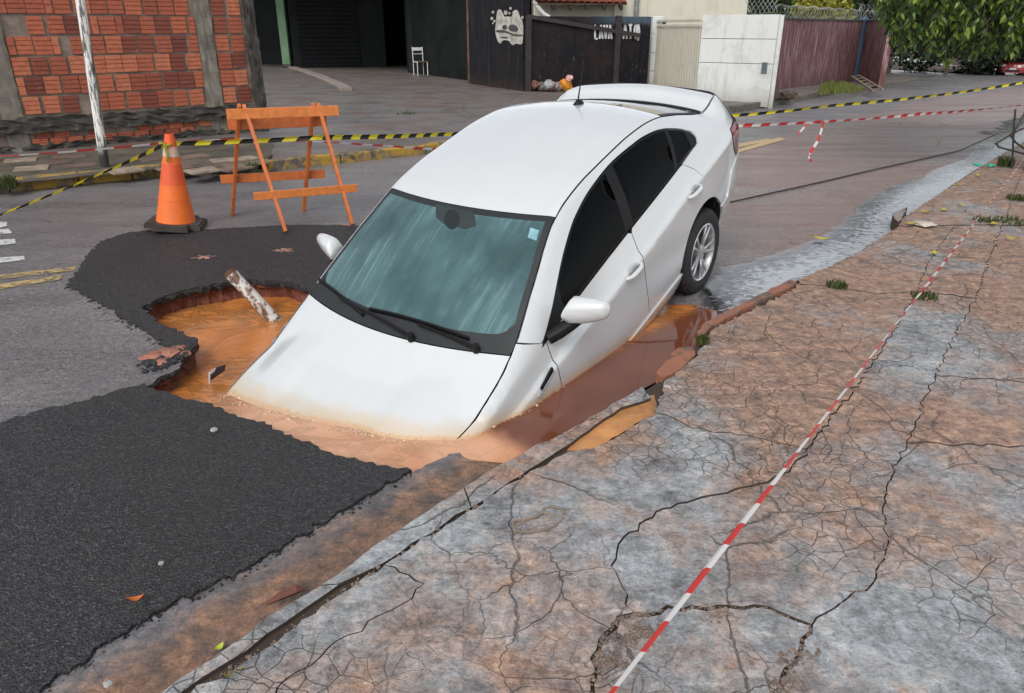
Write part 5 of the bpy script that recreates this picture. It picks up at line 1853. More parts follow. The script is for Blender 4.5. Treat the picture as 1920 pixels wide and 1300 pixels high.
razor(v1, v2, 2.18, .17, 34, 'long razor wire coil along the mauve wall top')
razor(v3, v4, 2.17, .16, 8, 'short razor wire coil right of the blue post')
razor(r2.lerp(r3, .55), r3 + Vector((0, .3, 0)), 2.27, .19, 7, 'razor wire coil above the white wall corner')
razor(cpos + Vector((-.5, -.3, 0)), cpos + Vector((.5, -.2, 0)), 2.33, .22, 6, 'raised razor wire tangle over the blue post')

# cream house with tiled eave
HY = 26.5
hl, hr = A(1000, 60, HY), A(1396, 60, HY)
house = empty('cream_house', Vector(((hl.x + hr.x) / 2, HY, .1))); tag(house, 'cream plastered house with red tiled eave behind the gates', 'building')
ho = Vector(house.location)
mb = MB(); mb.box((0, 1.5, 2.4), (hr.x - hl.x, 3.0, 5.0)); mb.build('wall', M_CREAM, house)
M_TILER = plain('clay_roof_tile', (.36, .10, .055), .75, var=.4, scale=5)
tl_, tr_ = A(1003, 4, HY - 1.0), A(1176, 9, HY - 1.0)
nT = 13
tme = None
for k in range(nT):
    for j in range(3):
        x = tl_.x + (tr_.x - tl_.x) * (k + .5) / nT
        mb = MB()
        wd_ = (tr_.x - tl_.x) / nT * .52
        arc = [(wd_ * math.cos(a), wd_ * .55 * math.sin(a)) for a in np.linspace(0, math.pi, 7)]
        y0, y1 = j * .36, j * .36 + .40
        z0, z1 = j * .13 + .02, j * .13 + .13
        v = [(cx_, y0, z0 + cz_) for cx_, cz_ in arc] + [(cx_ * .9, y1, z1 + cz_ * .9) for cx_, cz_ in arc] + [(cx_ * .86, y0 + .002, z0 + cz_ * .75 - .004) for cx_, cz_ in arc]
        f = [(i, i + 1, 8 + i, 7 + i) for i in range(6)] + [(i + 1, i, 14 + i, 15 + i) for i in range(6)]
        if tme is None:
            o = mb.add(v, f).build('roof_tile', M_TILER, house); tme = o.data
        else:
            o = link('roof_tile', tme, house)
        o.location = Vector((x, HY - 1.0, tl_.z + (tr_.z - tl_.z) * k / nT)) - ho
mb = MB(); mb.box(Vector(((tl_.x + tr_.x) / 2, HY - .45, tl_.z + .12)) - ho, (tr_.x - tl_.x, 1.1, .03), Matrix.Rotation(.35, 3, 'X')); mb.build('eave_board', plain('eave_wood', (.10, .07, .05), .8), house)
for k in range(5):
    x = tl_.x + (tr_.x - tl_.x) * (.2 + k * .185)
    mb = MB(); mb.box(Vector((x, HY - .5, tl_.z - .03)) - ho, (.09, 1.0, .14), Matrix.Rotation(.30, 3, 'X'), .008); mb.build('rafter', plain('rafter_wood', (.035, .028, .024), .8), house)
mb = MB()
pv = [A(x, y, HY - .9) - ho for x, y in ((1000, 2), (1006, 10), (1013, 20), (1021, 28), (1030, 33))]
mb.tube(pv, .07, 8); mb.build('curved_gutter', plain('gutter_white', (.6, .6, .56), .5), house)
dp = A(1193, 20, HY - .12) - ho
mb = MB(); mb.tube([(dp.x, dp.y, .3), (dp.x, dp.y, 4)], .08, 10); mb.build('downpipe', plain('pipe_grey', (.22, .22, .22), .5), house)
for x in (1152, 1215):
    dp = A(x, 20, HY - .03) - ho
    mb = MB(); mb.box((dp.x, dp.y, 2.3), (.04, .05, 4)); mb.build('joint_strip', M_CREAM, house)
bt = A(1212, 34, HY - .06) - ho

# ladder, debris and grass on the verge
lad = empty('ladder', G(1625, 155, .16)); lo = Vector(lad.location)
tag(lad, 'wooden ladder lying on the verge by the mauve wall', 'ladder')
M_LAD = plain('weathered_wood', (.21, .165, .115), .8, var=.3)
La, Lb_, Lc, Ld = G(1596, 143, .22), G(1638, 171, .18), G(1609, 141, .24), G(1655, 168, .18)
for a, b in ((La, Lb_), (Lc, Ld)):
    mb = MB(); mb.bar(a - lo, b - lo, .06, .05, (0, 0, 1), .006); mb.build('rail', M_LAD, lad)
for k in range(6):
    t = .06 + k * .175
    mb = MB(); mb.bar(La.lerp(Lb_, t) - lo, Lc.lerp(Ld, t) - lo, .045, .03, (0, 0, 1), .005); mb.build('rung', M_LAD, lad)


def stone(name, p, r, mat, seed, parent=None, flat=.6):
    rr = random.Random(seed)
    bm = bmesh.new(); bmesh.ops.create_icosphere(bm, subdivisions=2, radius=1)
    for v in bm.verts:
        k = 1 + rr.uniform(-.22, .22)
        v.co = Vector((v.co.x * r * k, v.co.y * r * k, v.co.z * r * k * flat))
    R = Matrix.Rotation(rr.uniform(0, 6), 3, 'Z')
    me = bpy.data.meshes.new(name)
    bm.transform(R.to_4x4()); bm.to_mesh(me); bm.free()
    me.materials.append(mat)
    o = link(name, me, parent); o.location = p
    return o


M_ROOT = plain('brown_debris', (.075, .052, .038), .9, var=.5, bump=.8)
pile = empty('debris_pile', G(1450, 186, .13)); tag(pile, 'brown heap of rubble and roots at the white wall corner', 'rubble')
for k in range(14):
    q = Vector((RNG.gauss(0, .35), RNG.gauss(0, .22), RNG.uniform(.02, .14)))
    stone('lump', q, RNG.uniform(.08, .2), M_ROOT, 100 + k, pile)
tr_p = G(1052, 165, .15)
tp = empty('rubbish_pile', G(1040, 172, .15)); tag(tp, 'rubbish heap with an orange bag and rags at the black gate', 'rubbish')
for k, (dx, r_, col) in enumerate(((-.35, .16, (.10, .09, .08)), (-.15, .17, (.30, .30, .31)), (.05, .15, (.22, .2, .19)), (.32, .20, (.62, .23, .02)), (.40, .10, (.6, .32, .30)), (-.55, .13, (.16, .07, .05)), (-.1, .12, (.12, .05, .03)))):
    stone('bag', (dx, RNG.uniform(-.1, .1), .10 + (.25 if k == 4 else .02) + .05 * (k % 2)), r_, plain('rubbish_%d' % k, col, .6), 200 + k, tp, .85)


def tuft(name, p, n_, h, spread, mat, seed, lean=.5):
    rr = random.Random(seed)
    v, f = [], []
    for k in range(n_):
        a = rr.uniform(0, 6.28); d = spread * math.sqrt(rr.random())
        x, y = d * math.cos(a), d * math.sin(a)
        hh = h * rr.uniform(.4, 1.1); w = rr.uniform(.003, .007) * (1 + h * 2)
        la = rr.uniform(0, 6.28); l = rr.uniform(.1, lean) * hh
        ux, uy = math.cos(la + 1.57) * w, math.sin(la + 1.57) * w
        o = len(v)
        v += [(x - ux, y - uy, -.01), (x + ux, y + uy, -.01), (x + math.cos(la) * l * .4 - ux, y + math.sin(la) * l * .4 - uy, hh * .6), (x + math.cos(la) * l * .4 + ux, y + math.sin(la) * l * .4 + uy, hh * .6), (x + math.cos(la) * l, y + math.sin(la) * l, hh)]
        f += [(o, o + 1, o + 3, o + 2), (o + 2, o + 3, o + 4)]
    o = mesh(name, v, f, mat)
    o.location = p
    return o


def m_leaf(name, cols, rough=.5, trans=.25):
    t = NT(name)
    r = t.n('ShaderNodeNewGeometry').outputs['Random Per Island']
    c = t.ramp(r, [(i / max(1, len(cols) - 1), c_) for i, c_ in enumerate(cols)])
    b = t.bsdf(c, rough)
    tl = t.n('ShaderNodeBsdfTranslucent', {'Color': c}).outputs[0]
    return t.done(t.n('ShaderNodeMixShader', {0: trans, 1: b, 2: tl}).outputs[0])


M_GRASS = m_leaf('weed_leaves', [(.035, .055, .014), (.07, .095, .022), (.11, .125, .04)])
M_GRASSY = m_leaf('verge_grass', [(.08, .12, .02), (.14, .17, .03), (.20, .19, .05)])
rr = random.Random(3)
v, f = [], []
gpoly = [tuple(G(x, y, .13)[:2]) for x, y in ((1535, 163), (1560, 152), (1592, 158), (1622, 170), (1600, 176), (1560, 176), (1530, 180), (1536, 172))]
gp = np.array(gpoly)
cand = np.column_stack([NR.uniform(gp[:, 0].min(), gp[:, 0].max(), 5200), NR.uniform(gp[:, 1].min(), gp[:, 1].max(), 5200)])
cand = cand[inpoly(cand, gpoly)]
cand = cand[vnoise(cand[:, 0], cand[:, 1], 1.6, 4) > -.18]
for x, y in cand:
    h = rr.uniform(.05, .13); a = rr.uniform(0, 6.28); o = len(v)
    v += [(x - .014 * math.cos(a), y - .014 * math.sin(a), .12), (x + .014 * math.cos(a), y + .014 * math.sin(a), .12), (x + rr.uniform(-.05, .05), y + rr.uniform(-.05, .05), .13 + h)]
    f.append((o, o + 1, o + 2))
tag(mesh('verge_grass', v, f, M_GRASSY), 'patch of yellow green grass on the verge', 'grass', kind='stuff')

# ------------------------------------------------------------------ trees behind the walls
M_DKLEAF = m_leaf('dark_foliage', [(.006, .012, .005), (.014, .028, .009), (.03, .05, .015)], .5, .15)
M_MDLEAF = m_leaf('mid_foliage', [(.022, .048, .014), (.05, .09, .02), (.10, .15, .04)], .5, .2)
M_YLLEAF = m_leaf('yellow_foliage', [(.15, .16, .012), (.26, .25, .02), (.36, .33, .035)], .5, .25)
M_BARK = plain('bark', (.09, .07, .055), .9, var=.4, bump=.8)


def crown_mesh(name, blobs, n_, size, mat, parent, seed):
    rr = np.random.RandomState(seed)
    v = []; f = []
    wts = np.array([b[3] ** 2 for b in blobs]); wts = wts / wts.sum()
    idx = rr.choice(len(blobs), n_, p=wts)
    for k in range(n_):
        bx, by, bz, br = blobs[idx[k]]
        d = rr.normal(size=3); d /= np.linalg.norm(d)
        c = np.array((bx, by, bz)) + d * br * rr.uniform(.55, 1.05) ** .7
        u = rr.normal(size=3); u /= np.linalg.norm(u)
        w = np.cross(u, d + rr.normal(size=3) * .5); w /= np.linalg.norm(w) + 1e-9
        s = size * rr.uniform(.6, 1.3)
        o = len(v)
        v += [c - u * s, c + w * s * .42, c + u * s, c - w * s * .42]
        f.append((o, o + 1, o + 2, o + 3))
    return mesh(name, v, f, mat, parent)


def tree(name, label, base, h, blobs, n_, size, mat, seed, cat='tree'):
    t = empty(name, base); tag(t, label, cat)
    mb = MB()
    mb.tube([(0, 0, -.1), (.05, 0, h * .35), (-.03, .05, h * .7)], [.14, .11, .07], 8)
    for b in blobs[:6]:
        mb.tube([(-.03, .05, h * .45), (b[0] * .6, b[1] * .6, (h * .5 + b[2]) / 2), (b[0], b[1], b[2])], [.06, .045, .015], 6)
    mb.build('trunk', M_BARK, t)
    crown_mesh('crown', blobs, n_, size, mat, t, seed)
    return t


def blob_cloud(n_, rx, ry, z0, z1, r, seed):
    q = random.Random(seed)
    return [(q.uniform(-rx, rx), q.uniform(-ry, ry), q.uniform(z0, z1), q.uniform(r * .6, r * 1.2)) for _ in range(n_)]


def TB(px, Y): p = A(px, 60, Y); return Vector((p.x, Y, float(terrain(p.x, Y)) + .1))


tree('dark_tree', 'dark dense tree behind the left end of the mauve wall', TB(1470, 33), 4.5, blob_cloud(16, 2.2, 1.2, .8, 5.0, 1.1, 1), 5200, .16, M_MDLEAF, 1)
tree('dark_tree', 'very dark tree behind the blue post', TB(1605, 38), 6, blob_cloud(22, 2.6, 1.5, .8, 6.5, 1.3, 2), 7000, .17, M_DKLEAF, 2)
tree('dark_tree', 'dark tree behind the corner beyond the mauve wall end', TB(1680, 46), 6, blob_cloud(26, 3.4, 1.5, 2.3, 7.0, 1.5, 3), 8000, .20, M_DKLEAF, 3)
tree('shrub', 'yellow green rounded shrub behind the mauve wall', TB(1535, 29), 2.2, blob_cloud(14, .75, .5, 1.2, 2.55, .45, 4), 3600, .09, M_YLLEAF, 4, 'shrub')
tree('dark_tree', 'dark tall tree behind the far bank under the hanging branches', TB(1790, 56), 6, blob_cloud(34, 6.5, 1.5, 2.4, 8, 1.8, 5), 11000, .24, M_DKLEAF, 5)
tree('dark_tree', 'green tree far behind the red car', TB(1990, 66), 7, blob_cloud(34, 7, 2, 2.2, 9, 2.1, 6), 10000, .28, M_MDLEAF, 6)
tree('dark_tree', 'low dark tree mass behind the pale wall end', TB(1840, 60), 5, blob_cloud(34, 5.5, 1.2, .8, 5.5, 1.5, 21), 10000, .24, M_DKLEAF, 21)
tree('dark_tree', 'low dark tree mass right behind the red car', TB(1960, 62), 5, blob_cloud(30, 5.0, 1.2, .8, 5.5, 1.5, 22), 9000, .24, M_DKLEAF, 22)
tree('dark_tree', 'green tree behind the cream house', TB(1420, 40), 7, blob_cloud(22, 3.5, 2, 2, 8, 1.5, 8), 6000, .22, M_MDLEAF, 8)
# palm fronds over the white wall
pm = empty('palm', TB(1425, 30)); tag(pm, 'green palm fronds rising over the white wall', 'palm')
mb = MB(); mb.tube([(0, 0, 0), (.05, 0, 1.2), (0, 0, 2.0)], [.16, .13, .10], 8); mb.build('trunk', M_BARK, pm)
q = random.Random(5)
for k in range(16):
    a = k * .393 + q.uniform(-.1, .1)
    v, f = [], []
    L_ = q.uniform(1.3, 1.9)
    el = q.uniform(.4, 1.2)
    for s in np.linspace(.08, 1, 16):
        c = Vector((math.cos(a) * L_ * s, math.sin(a) * L_ * s, 2.0 + math.sin(el) * L_ * s - .85 * L_ * s * s))
        side_ = Vector((-math.sin(a), math.cos(a), 0))
        for sg in (-1, 1):
            o = len(v); ln = .42 * (1 - .5 * s)
            tip = c + side_ * sg * ln + Vector((math.cos(a) * .2, math.sin(a) * .2, -.16))
            v += [c + Vector((0, 0, .02)), c + Vector((math.cos(a), math.sin(a), 0)) * .07, tip]
            f.append((o, o + 1, o + 2))
    mesh('frond', v, f, M_MDLEAF, pm)
mb = MB(); p = TB(1592, 40); mb.tube([p, p + Vector((.25, 0, 6))], [.10, .08], 10)
tag(mb.build('lamp_pole', plain('pole_grey', (.42, .43, .44), .5)), 'thin grey pole rising behind the mauve wall', 'pole')

# far bank, its wall, small sign and gate pillar
bk0, bk1 = GT(1650, 121), GT(1845, 139)
bkz = float(terrain(bk0.x, bk0.y))
bank_pts = [(1640, 128), (1700, 132), (1760, 136), (1850, 141), (1860, 136), (1800, 126), (1700, 119), (1640, 116)]
pl = rough_line([GT(x, y)[:2] for x, y in bank_pts], .5, .06, 9, True)
V2, T = tri_poly(pl, [], grid(15, 45, 30, 75, .6), .2)
bz = terrain(V2[:, 0], V2[:, 1]) + .02 + np.abs(vnoise(V2[:, 0], V2[:, 1], 1.3, 3)) * .5
tag(sheet('bank', V2, T, bz, M_ROOT, smooth=False), kind='structure')
fw0, fw1 = GT(1640, 118), GT(1812, 128)
o = panel('far_wall', fw0, fw1, -3.0, 2.5 + bkz, .25, m_wallpaint('far_wall_paint', (.36, .31, .24), (.26, .22, .17), (.08, .07, .055), .5, .6))
tag(o, 'grey beige far wall half hidden by the hanging branches', 'wall')
p0, p1 = GT(1817, 134), GT(1862, 136)
o = panel('gate_wall', p0, p1, -2.6, .75 + float(terrain(p0.x, p0.y)) + 1.5, .3, m_wallpaint('pale_gate_wall', (.55, .50, .40), (.42, .37, .28), (.14, .12, .10), .55, .4))
tag(o, 'pale cream wall end beside the red car', 'wall')
sp = GT(1684, 122); so = empty('street_sign', sp); tag(so, 'small grey sign on a thin post before the far wall', 'sign')
mb = MB(); mb.tube([(0, 0, -.1), (0, 0, 1.15)], .05, 8); mb.build('post', M_PLASTIC, so)
mb = MB(); mb.box((0, -.04, 1.22), (.75, .04, .26), None, .01); mb.build('plate', plain('sign_grey', (.10, .10, .12), .5), so)

# red hatchback parked far down the street
rcp = GT(1892, 141)
rc = empty('red_car', rcp, (0, 0, math.radians(-28)))
tag(rc, 'small red car parked far down the street', 'car')
M_RED = plain('red_car_paint', (.33, .015, .020), .25, var=.1, bump=0, **{'Coat Weight': .6})
prof = [(-2.0, .35, .62), (-2.02, .75, .70), (-1.75, .92, .74), (-1.0, .98, .78), (.9, .95, .80), (1.65, .95, .78), (1.95, .86, .74), (2.0, .40, .66)]
# lower body: lofted sections along x (its tail looks at the street)
v, f = [], []
for x, zt_, w in [(-1.95, .62, .58), (-1.85, .80, .74), (-1.4, .92, .82), (-.9, .96, .84), (1.5, .95, .84), (1.85, .92, .80), (1.95, .80, .70)]:
    v += [(w * .92, x, .25), (w, x, .5), (w * .97, x, zt_ - .06), (w * .86, x, zt_), (-w * .86, x, zt_), (-w * .97, x, zt_ - .06), (-w, x, .5), (-w * .92, x, .25)]
for i in range(6):
    for k in range(7): f.append((i * 8 + k, i * 8 + k + 1, (i + 1) * 8 + k + 1, (i + 1) * 8 + k))
f += [tuple(range(8)), tuple(range(55, 47, -1))]
mesh('body', v, f, M_RED, rc, True).data.set_sharp_from_angle(angle=.7)
v = []
for x, z, w in [(-1.25, .94, .80), (-.45, 1.40, .60), (.9, 1.44, .60), (1.7, .94, .78)]: v += [(w, x, z), (-w, x, z)]
v += [(.78, .2, .95), (-.78, .2, .95)]
mesh('cabin_glass', v, [(0, 1, 3, 2), (4, 5, 7, 6), (0, 2, 4, 6), (1, 7, 5, 3)], m_glass('red_car_glass', (.25, .3, .3), 1.2), rc)
mesh('roof', [(.62, -.5, 1.41), (-.62, -.5, 1.41), (-.62, .95, 1.45), (.62, .95, 1.45), (.58, -.3, 1.47), (-.58, -.3, 1.47), (-.58, .8, 1.48), (.58, .8, 1.48)], [(4, 5, 6, 7), (0, 1, 5, 4), (1, 2, 6, 5), (2, 3, 7, 6), (3, 0, 4, 7)], M_RED, rc)
for sx in (-1, 1):
    for yy in (-1.25, 1.25):
        mb = MB(); mb.lathe([(.0, -.09), (.20, -.10), (.31, -.09), (.32, 0), (.31, .09), (.20, .10), (0, .09)], 20, Matrix.Translation((sx * .74, yy, .31)) @ Matrix.Rotation(math.pi / 2, 4, 'Y'), False); mb.build('wheel', M_RUBBER, rc, True)
    mb = MB(); mb.box((sx * .62, -1.86, .74), (.26, .16, .16), None, .03); mb.build('headlamp', plain('lamp_clear', (.5, .5, .5), .2, bump=0), rc)
    mb = MB(); mb.box((sx * .93, -.75, .98), (.18, .10, .12), None, .03); mb.build('door_mirror', M_RED, rc)
    for y0 in (-.5, .95): 
        mb = MB(); mb.bar((sx * .60, y0, 1.42), (sx * .80, -1.25 if y0 < 0 else 1.7, .95), .06, .05); mb.build('pillar', M_RED, rc)
mb = MB(); mb.box((0, -1.97, .52), (.42, .03, .14)); mb.build('number_plate', plain('plate_white', (.6, .6, .58), .5, bump=0), rc)
mb = MB(); mb.box((0, -1.94, .38), (1.0, .05, .12), None, .02); mb.build('grille', M_TRIM, rc)

# ------------------------------------------------------------------ the hanging tree at the right
TY = 10.6
tb = G(1930, 322, .1)
ft = empty('street_tree', tb); tag(ft, 'tree with drooping glossy leaves hanging over the street at the right edge', 'tree')
M_TLEAF = m_leaf('glossy_leaves', [(.010, .025, .006), (.025, .060, .010), (.085, .16, .020), (.26, .36, .05)], .38, .30)
mb = MB()
top = Vector((.9, .5, 3.3))
mb.tube([(.15, 0, -.1), (.2, .05, .8), (.35, .1, 1.8), (.6, .3, 2.7), top], [.19, .16, .14, .12, .10], 12)
q = random.Random(17)
ends = []
cloud = []
for k in range(26):
    px = q.uniform(1668, 2080); py = q.uniform(-230, 60); Y = q.uniform(9.6, 13.6)
    if py > 20 and px < 1720: py -= 60
    e = A(px, py, Y) - tb
    ends.append(e)
    s_ = Vector((.35, .1, 1.8)).lerp(top, q.random())
    m_ = s_.lerp(e, .5) + Vector((0, 0, .35))
    mb.tube([s_, s_.lerp(m_, .6), m_, m_.lerp(e, .6), e], [.045, .036, .026, .016, .008], 6)
mb.build('trunk', M_BARK, ft, True)
# drooping twigs with pointed leaves
v, f = [], []
tw = MB()


def leaf(c, d, L_, rr):
    d = d.normalized()
    s_ = d.cross(Vector((rr.gauss(0, 1), rr.gauss(0, 1), rr.gauss(0, .4)))).normalized()
    n_ = s_.cross(d)
    w = L_ * .27
    o = len(v)
    v.extend([c, c + d * L_ * .35 + s_ * w + n_ * .006, c + d * L_ * .75 + s_ * w * .55, c + d * L_ * 1.08 - n_ * .008, c + d * L_ * .75 - s_ * w * .55, c + d * L_ * .35 - s_ * w + n_ * .006, c + d * L_ * .4 - n_ * .008])
    f.extend([(o, o + 1, o + 6), (o + 1, o + 2, o + 3, o + 6), (o + 6, o + 3, o + 4, o + 5), (o, o + 6, o + 5)])


LOW = [(1636, 40), (1655, 66), (1690, 98), (1712, 92), (1740, 100), (1762, 122), (1800, 110), (1835, 106), (1860, 98), (1900, 104), (1930, 96), (2100, 110)]
lowf = lambda px: np.interp(px, [a for a, b in LOW], [b for a, b in LOW])
n_tw = 0
while n_tw < 1300:
    px = q.uniform(1640, 2090); Y = q.uniform(9.2, 13.8)
    lim = float(lowf(px))
    py1 = lim - abs(q.gauss(0, 70)) - q.uniform(0, 110) * (q.random() < .55)
    if py1 < -260: continue
    if px < 1660 and q.random() < .35: continue
    tip = A(px, py1, Y) - tb
    L_ = q.uniform(.30, .60)
    a = q.uniform(0, 6.28)
    st_ = tip + Vector((math.cos(a) * .22, math.sin(a) * .22, L_))
    pts_ = [st_.lerp(tip, s) + Vector((math.cos(a), math.sin(a), 0)) * (-.10 * math.sin(math.pi * s)) for s in (0, .25, .5, .75, 1)]
    tw.tube(pts_, .004, 3, False)
    nl = int(L_ / .036)
    for k in range(nl):
        s = k / nl
        i = min(3, int(s * 4)); c = pts_[i].lerp(pts_[i + 1], s * 4 - i)
        b = q.uniform(0, 6.28)
        d = Vector((math.cos(b) * .75, math.sin(b) * .75, -q.uniform(.5, 1.5)))
        leaf(c, d, q.uniform(.075, .115), q)
    leaf(tip, Vector((0, 0, -1)), .09, q)
    n_tw += 1
mesh('crown', v, f, M_TLEAF, ft)
tag(tw.build('twigs', plain('twig', (.06, .05, .03), .8), ft), kind='stuff')

# bent metal rods leaning at the tree foot
fr = empty('metal_rack', G(1898, 318, .1)); fo = Vector(fr.location)
tag(fr, 'bent rusty metal rod frame leaning by the tree at the right edge', 'frame')
M_ROD = plain('rusty_rod', (.075, .055, .045), .6, .4, var=.5)
FY = fo.y
for pts_ in ([(1866, 270), (1880, 262), (1896, 252), (1908, 238), (1925, 205)], [(1868, 268), (1872, 276), (1895, 282), (1925, 290)], [(1904, 205), (1901, 240), (1899, 285), (1897, 318)], [(1894, 254), (1905, 268), (1925, 282)], [(1896, 252), (1912, 244), (1930, 236)]):
    mb = MB(); mb.tube([A(x, y, FY + .02 * k) - fo for k, (x, y) in enumerate(pts_)], .012, 8); mb.build('rod', M_ROD, fr)

# dark joint line across the road, modelled as a thin raised tube
def zr(p): return float(zroad(np.array([p.x]), np.array([p.y]))[0])
cps = [(1340, 386), (1375, 381), (1440, 366), (1530, 346), (1640, 320), (1740, 298), (1800, 284), (1866, 268)]
mb = MB()
cp = [G(x, y) for x, y in cps]
cp = [Vector((p.x, p.y, zr(p) + .014)) for p in cp]; cp[-1].z = .15
mb.tube(cp, .009, 8)
tag(mb.build('joint_line', plain('dark_joint_line', (.02, .018, .017), .6)), 'thin dark joint line across the wet road behind the car', 'joint_line')

# ------------------------------------------------------------------ traffic cone
cb = (G(270, 438) + G(368, 438)) / 2 + Vector((0, .16, 0))
cone = empty('traffic_cone', cb + Vector((0, 0, .035)), (0, math.radians(5.5), .15)); tag(cone, 'orange traffic cone with black base and tape round its tip', 'cone')
mb = MB()
bs = [( .235, .225)]
bm = bmesh.new(); bmesh.ops.create_cube(bm, size=1)
for v_ in bm.verts: v_.co = Vector((v_.co.x * .50, v_.co.y * .50, v_.co.z * .055 + .0275))
bmesh.ops.bevel(bm, geom=[e for e in bm.edges if abs(e.verts[0].co.z - e.verts[1].co.z) > .03], offset=.09, segments=4, affect='EDGES')
bmesh.ops.bevel(bm, geom=[e for e in bm.edges if e.verts[0].co.z > .05 and e.verts[1].co.z > .05], offset=.015, segments=2, affect='EDGES')
me = bpy.data.meshes.new('base'); bm.to_mesh(me); bm.free(); me.materials.append(plain('cone_base_rubber', (.045, .035, .030), .7, var=.4)); link('base', me, cone)


def cone_ring(name, z0, z1, mat, extra=0.0):
    R0, R1, Hh = .178, .040, .86
    rad = lambda z: R0 + (R1 - R0) * ((z - .055) / (Hh - .055)) ** .92 + extra
    mb = MB()
    pr = [(rad(z), z) for z in np.linspace(z0, z1, 6)]
    mb.lathe([(pr[0][0] - .004, z0)] + pr + [(pr[-1][0] - .004, z1)], 36, None, False)
    return mb.build(name, mat, cone, True)


def m_cone(name, col):
    t = NT(name); p = t.obj()
    n = t.noise(t.map(p, (8, 8, 1.2)), 3, 6, .7)
    c = t.mix(t.ramp(n, [(.5, 0.0), (.72, .5)]), col, tuple(x * .45 + .02 for x in col))
    c = t.mix(t.ramp(t.noise(p, 22, 5, .7), [(.63, 0.0), (.70, .6)]), c, (.30, .20, .15))
    return t.done(t.bsdf(c, .45, t.bump(n, .15, .005)))


M_COR, M_CRED = m_cone('cone_orange', (.80, .155, .018)), m_cone('cone_red_orange', (.72, .10, .022))
t = NT('worn_reflective'); p = t.obj()
n = t.noise(t.map(p, (10, 10, 3)), 3, 6, .7)
M_CWH = t.done(t.bsdf(t.ramp(n, [(.42, (.60, .57, .52)), (.55, (.55, .36, .26)), (.66, (.75, .25, .10))]), .45))
cone_ring('sleeve', .055, .27, M_COR); cone_ring('sleeve', .272, .40, M_COR, .001); cone_ring('reflective_band', .402, .60, M_CRED, .002)
cone_ring('sleeve', .602, .66, M_COR); cone_ring('reflective_band', .662, .755, M_CWH, .001); cone_ring('tip', .757, .865, M_CRED)
for z_ in (.27, .40, .60):
    cone_ring('ridge', z_ - .004, z_ + .004, M_COR, .004)

# ------------------------------------------------------------------ wooden sawhorse barrier
def m_wood(name, col):
    t = NT(name); p = t.pos()
    n = t.noise(t.map(t.obj(), (6, 6, 6)), 3, 6, .65)
    c = t.mix(t.ramp(n, [(.4, 0.0), (.75, .8)]), col, tuple(x * .55 for x in col))
    return t.done(t.bsdf(c, .5, t.bump(t.noise(t.map(p, (30, 30, 30)), 2, 4), .2, .004)))


M_OW = m_wood('orange_painted_wood', (.56, .145, .034))
M_OW2 = m_wood('orange_painted_board', (.66, .20, .045))
FL, FR_, BL, BR_ = G(531, 438, .02), G(656, 424, .02), G(441, 404), G(574, 396)
apL = (FL + BL) / 2; apL.z = 1.10
apR = (FR_ + BR_) / 2; apR.z = 1.09
shw = empty('sawhorse', ((FL + FR_ + BL + BR_) / 4) * 1.0); shw.location.z = 0; sw = Vector(shw.location)
tag(shw, 'orange wooden sawhorse barrier behind the sinkhole', 'barrier')
ax = (apR - apL); ax.z = 0; ax.normalize()
nf_ = Vector((ax.y, -ax.x, 0))
if nf_.y > 0: nf_ = -nf_
for foot, ap, sg in ((FL, apL, 1), (FR_, apR, 1), (BL, apL, -1), (BR_, apR, -1)):
    e_ = ap + (ap - foot) * .03 - nf_ * sg * (-.022) + ax * (.025 * sg)
    mb = MB(); mb.bar(foot - sw + ax * (.025 * sg) + Vector((0, 0, .012)), e_ - sw, .034, .058, ax.cross((ap - foot).normalized()), .004); mb.build('leg', M_OW, shw)


def board(name, z, sg, h, o0, o1, mat):
    tL = 1 - z / 1.10
    foL, foR = (FL, FR_) if sg > 0 else (BL, BR_)
    a = apL.lerp(foL, tL); b = apR.lerp(foR, tL)
    a.z = b.z = z
    n_ = nf_ * sg
    a = a + n_ * .045; b = b + n_ * .045
    u = (b - a).normalized()
    slope = (foL - apL).normalized()
    mb = MB(); mb.bar(a - u * o0 - sw, b + u * o1 - sw, .022, h, u.cross(n_) if u.cross(n_).z > 0 else -u.cross(n_), .003)
    return mb.build(name, mat, shw)


board('board', 1.06, 1, .095, .15, .20, M_OW2); board('board', .965, -1, .13, .12, .12, M_OW)
board('rail', .36, 1, .075, .15, .17, M_OW2); board('rail', .40, -1, .085, .16, .16, M_OW)

# ------------------------------------------------------------------ barrier tapes
def m_tape(name, col):
    t = NT(name); p = t.pos()
    n = t.noise(p, 30, 3, .6)
    b = t.bsdf(t.mix(n, tuple(x * .85 for x in col), col), .35, t.bump(n, .2, .004))
    tl = t.n('ShaderNodeBsdfTranslucent', {'Color': (*col, 1)}).outputs[0]
    return t.done(t.n('ShaderNodeMixShader', {0: .25, 1: b, 2: tl}).outputs[0])


M_TY, M_TB = m_tape('tape_yellow', (.78, .66, .03)), m_tape('tape_black', (.015, .015, .015))
M_TR, M_TW = m_tape('tape_red', (.66, .045, .035)), m_tape('tape_white', (.78, .76, .75))


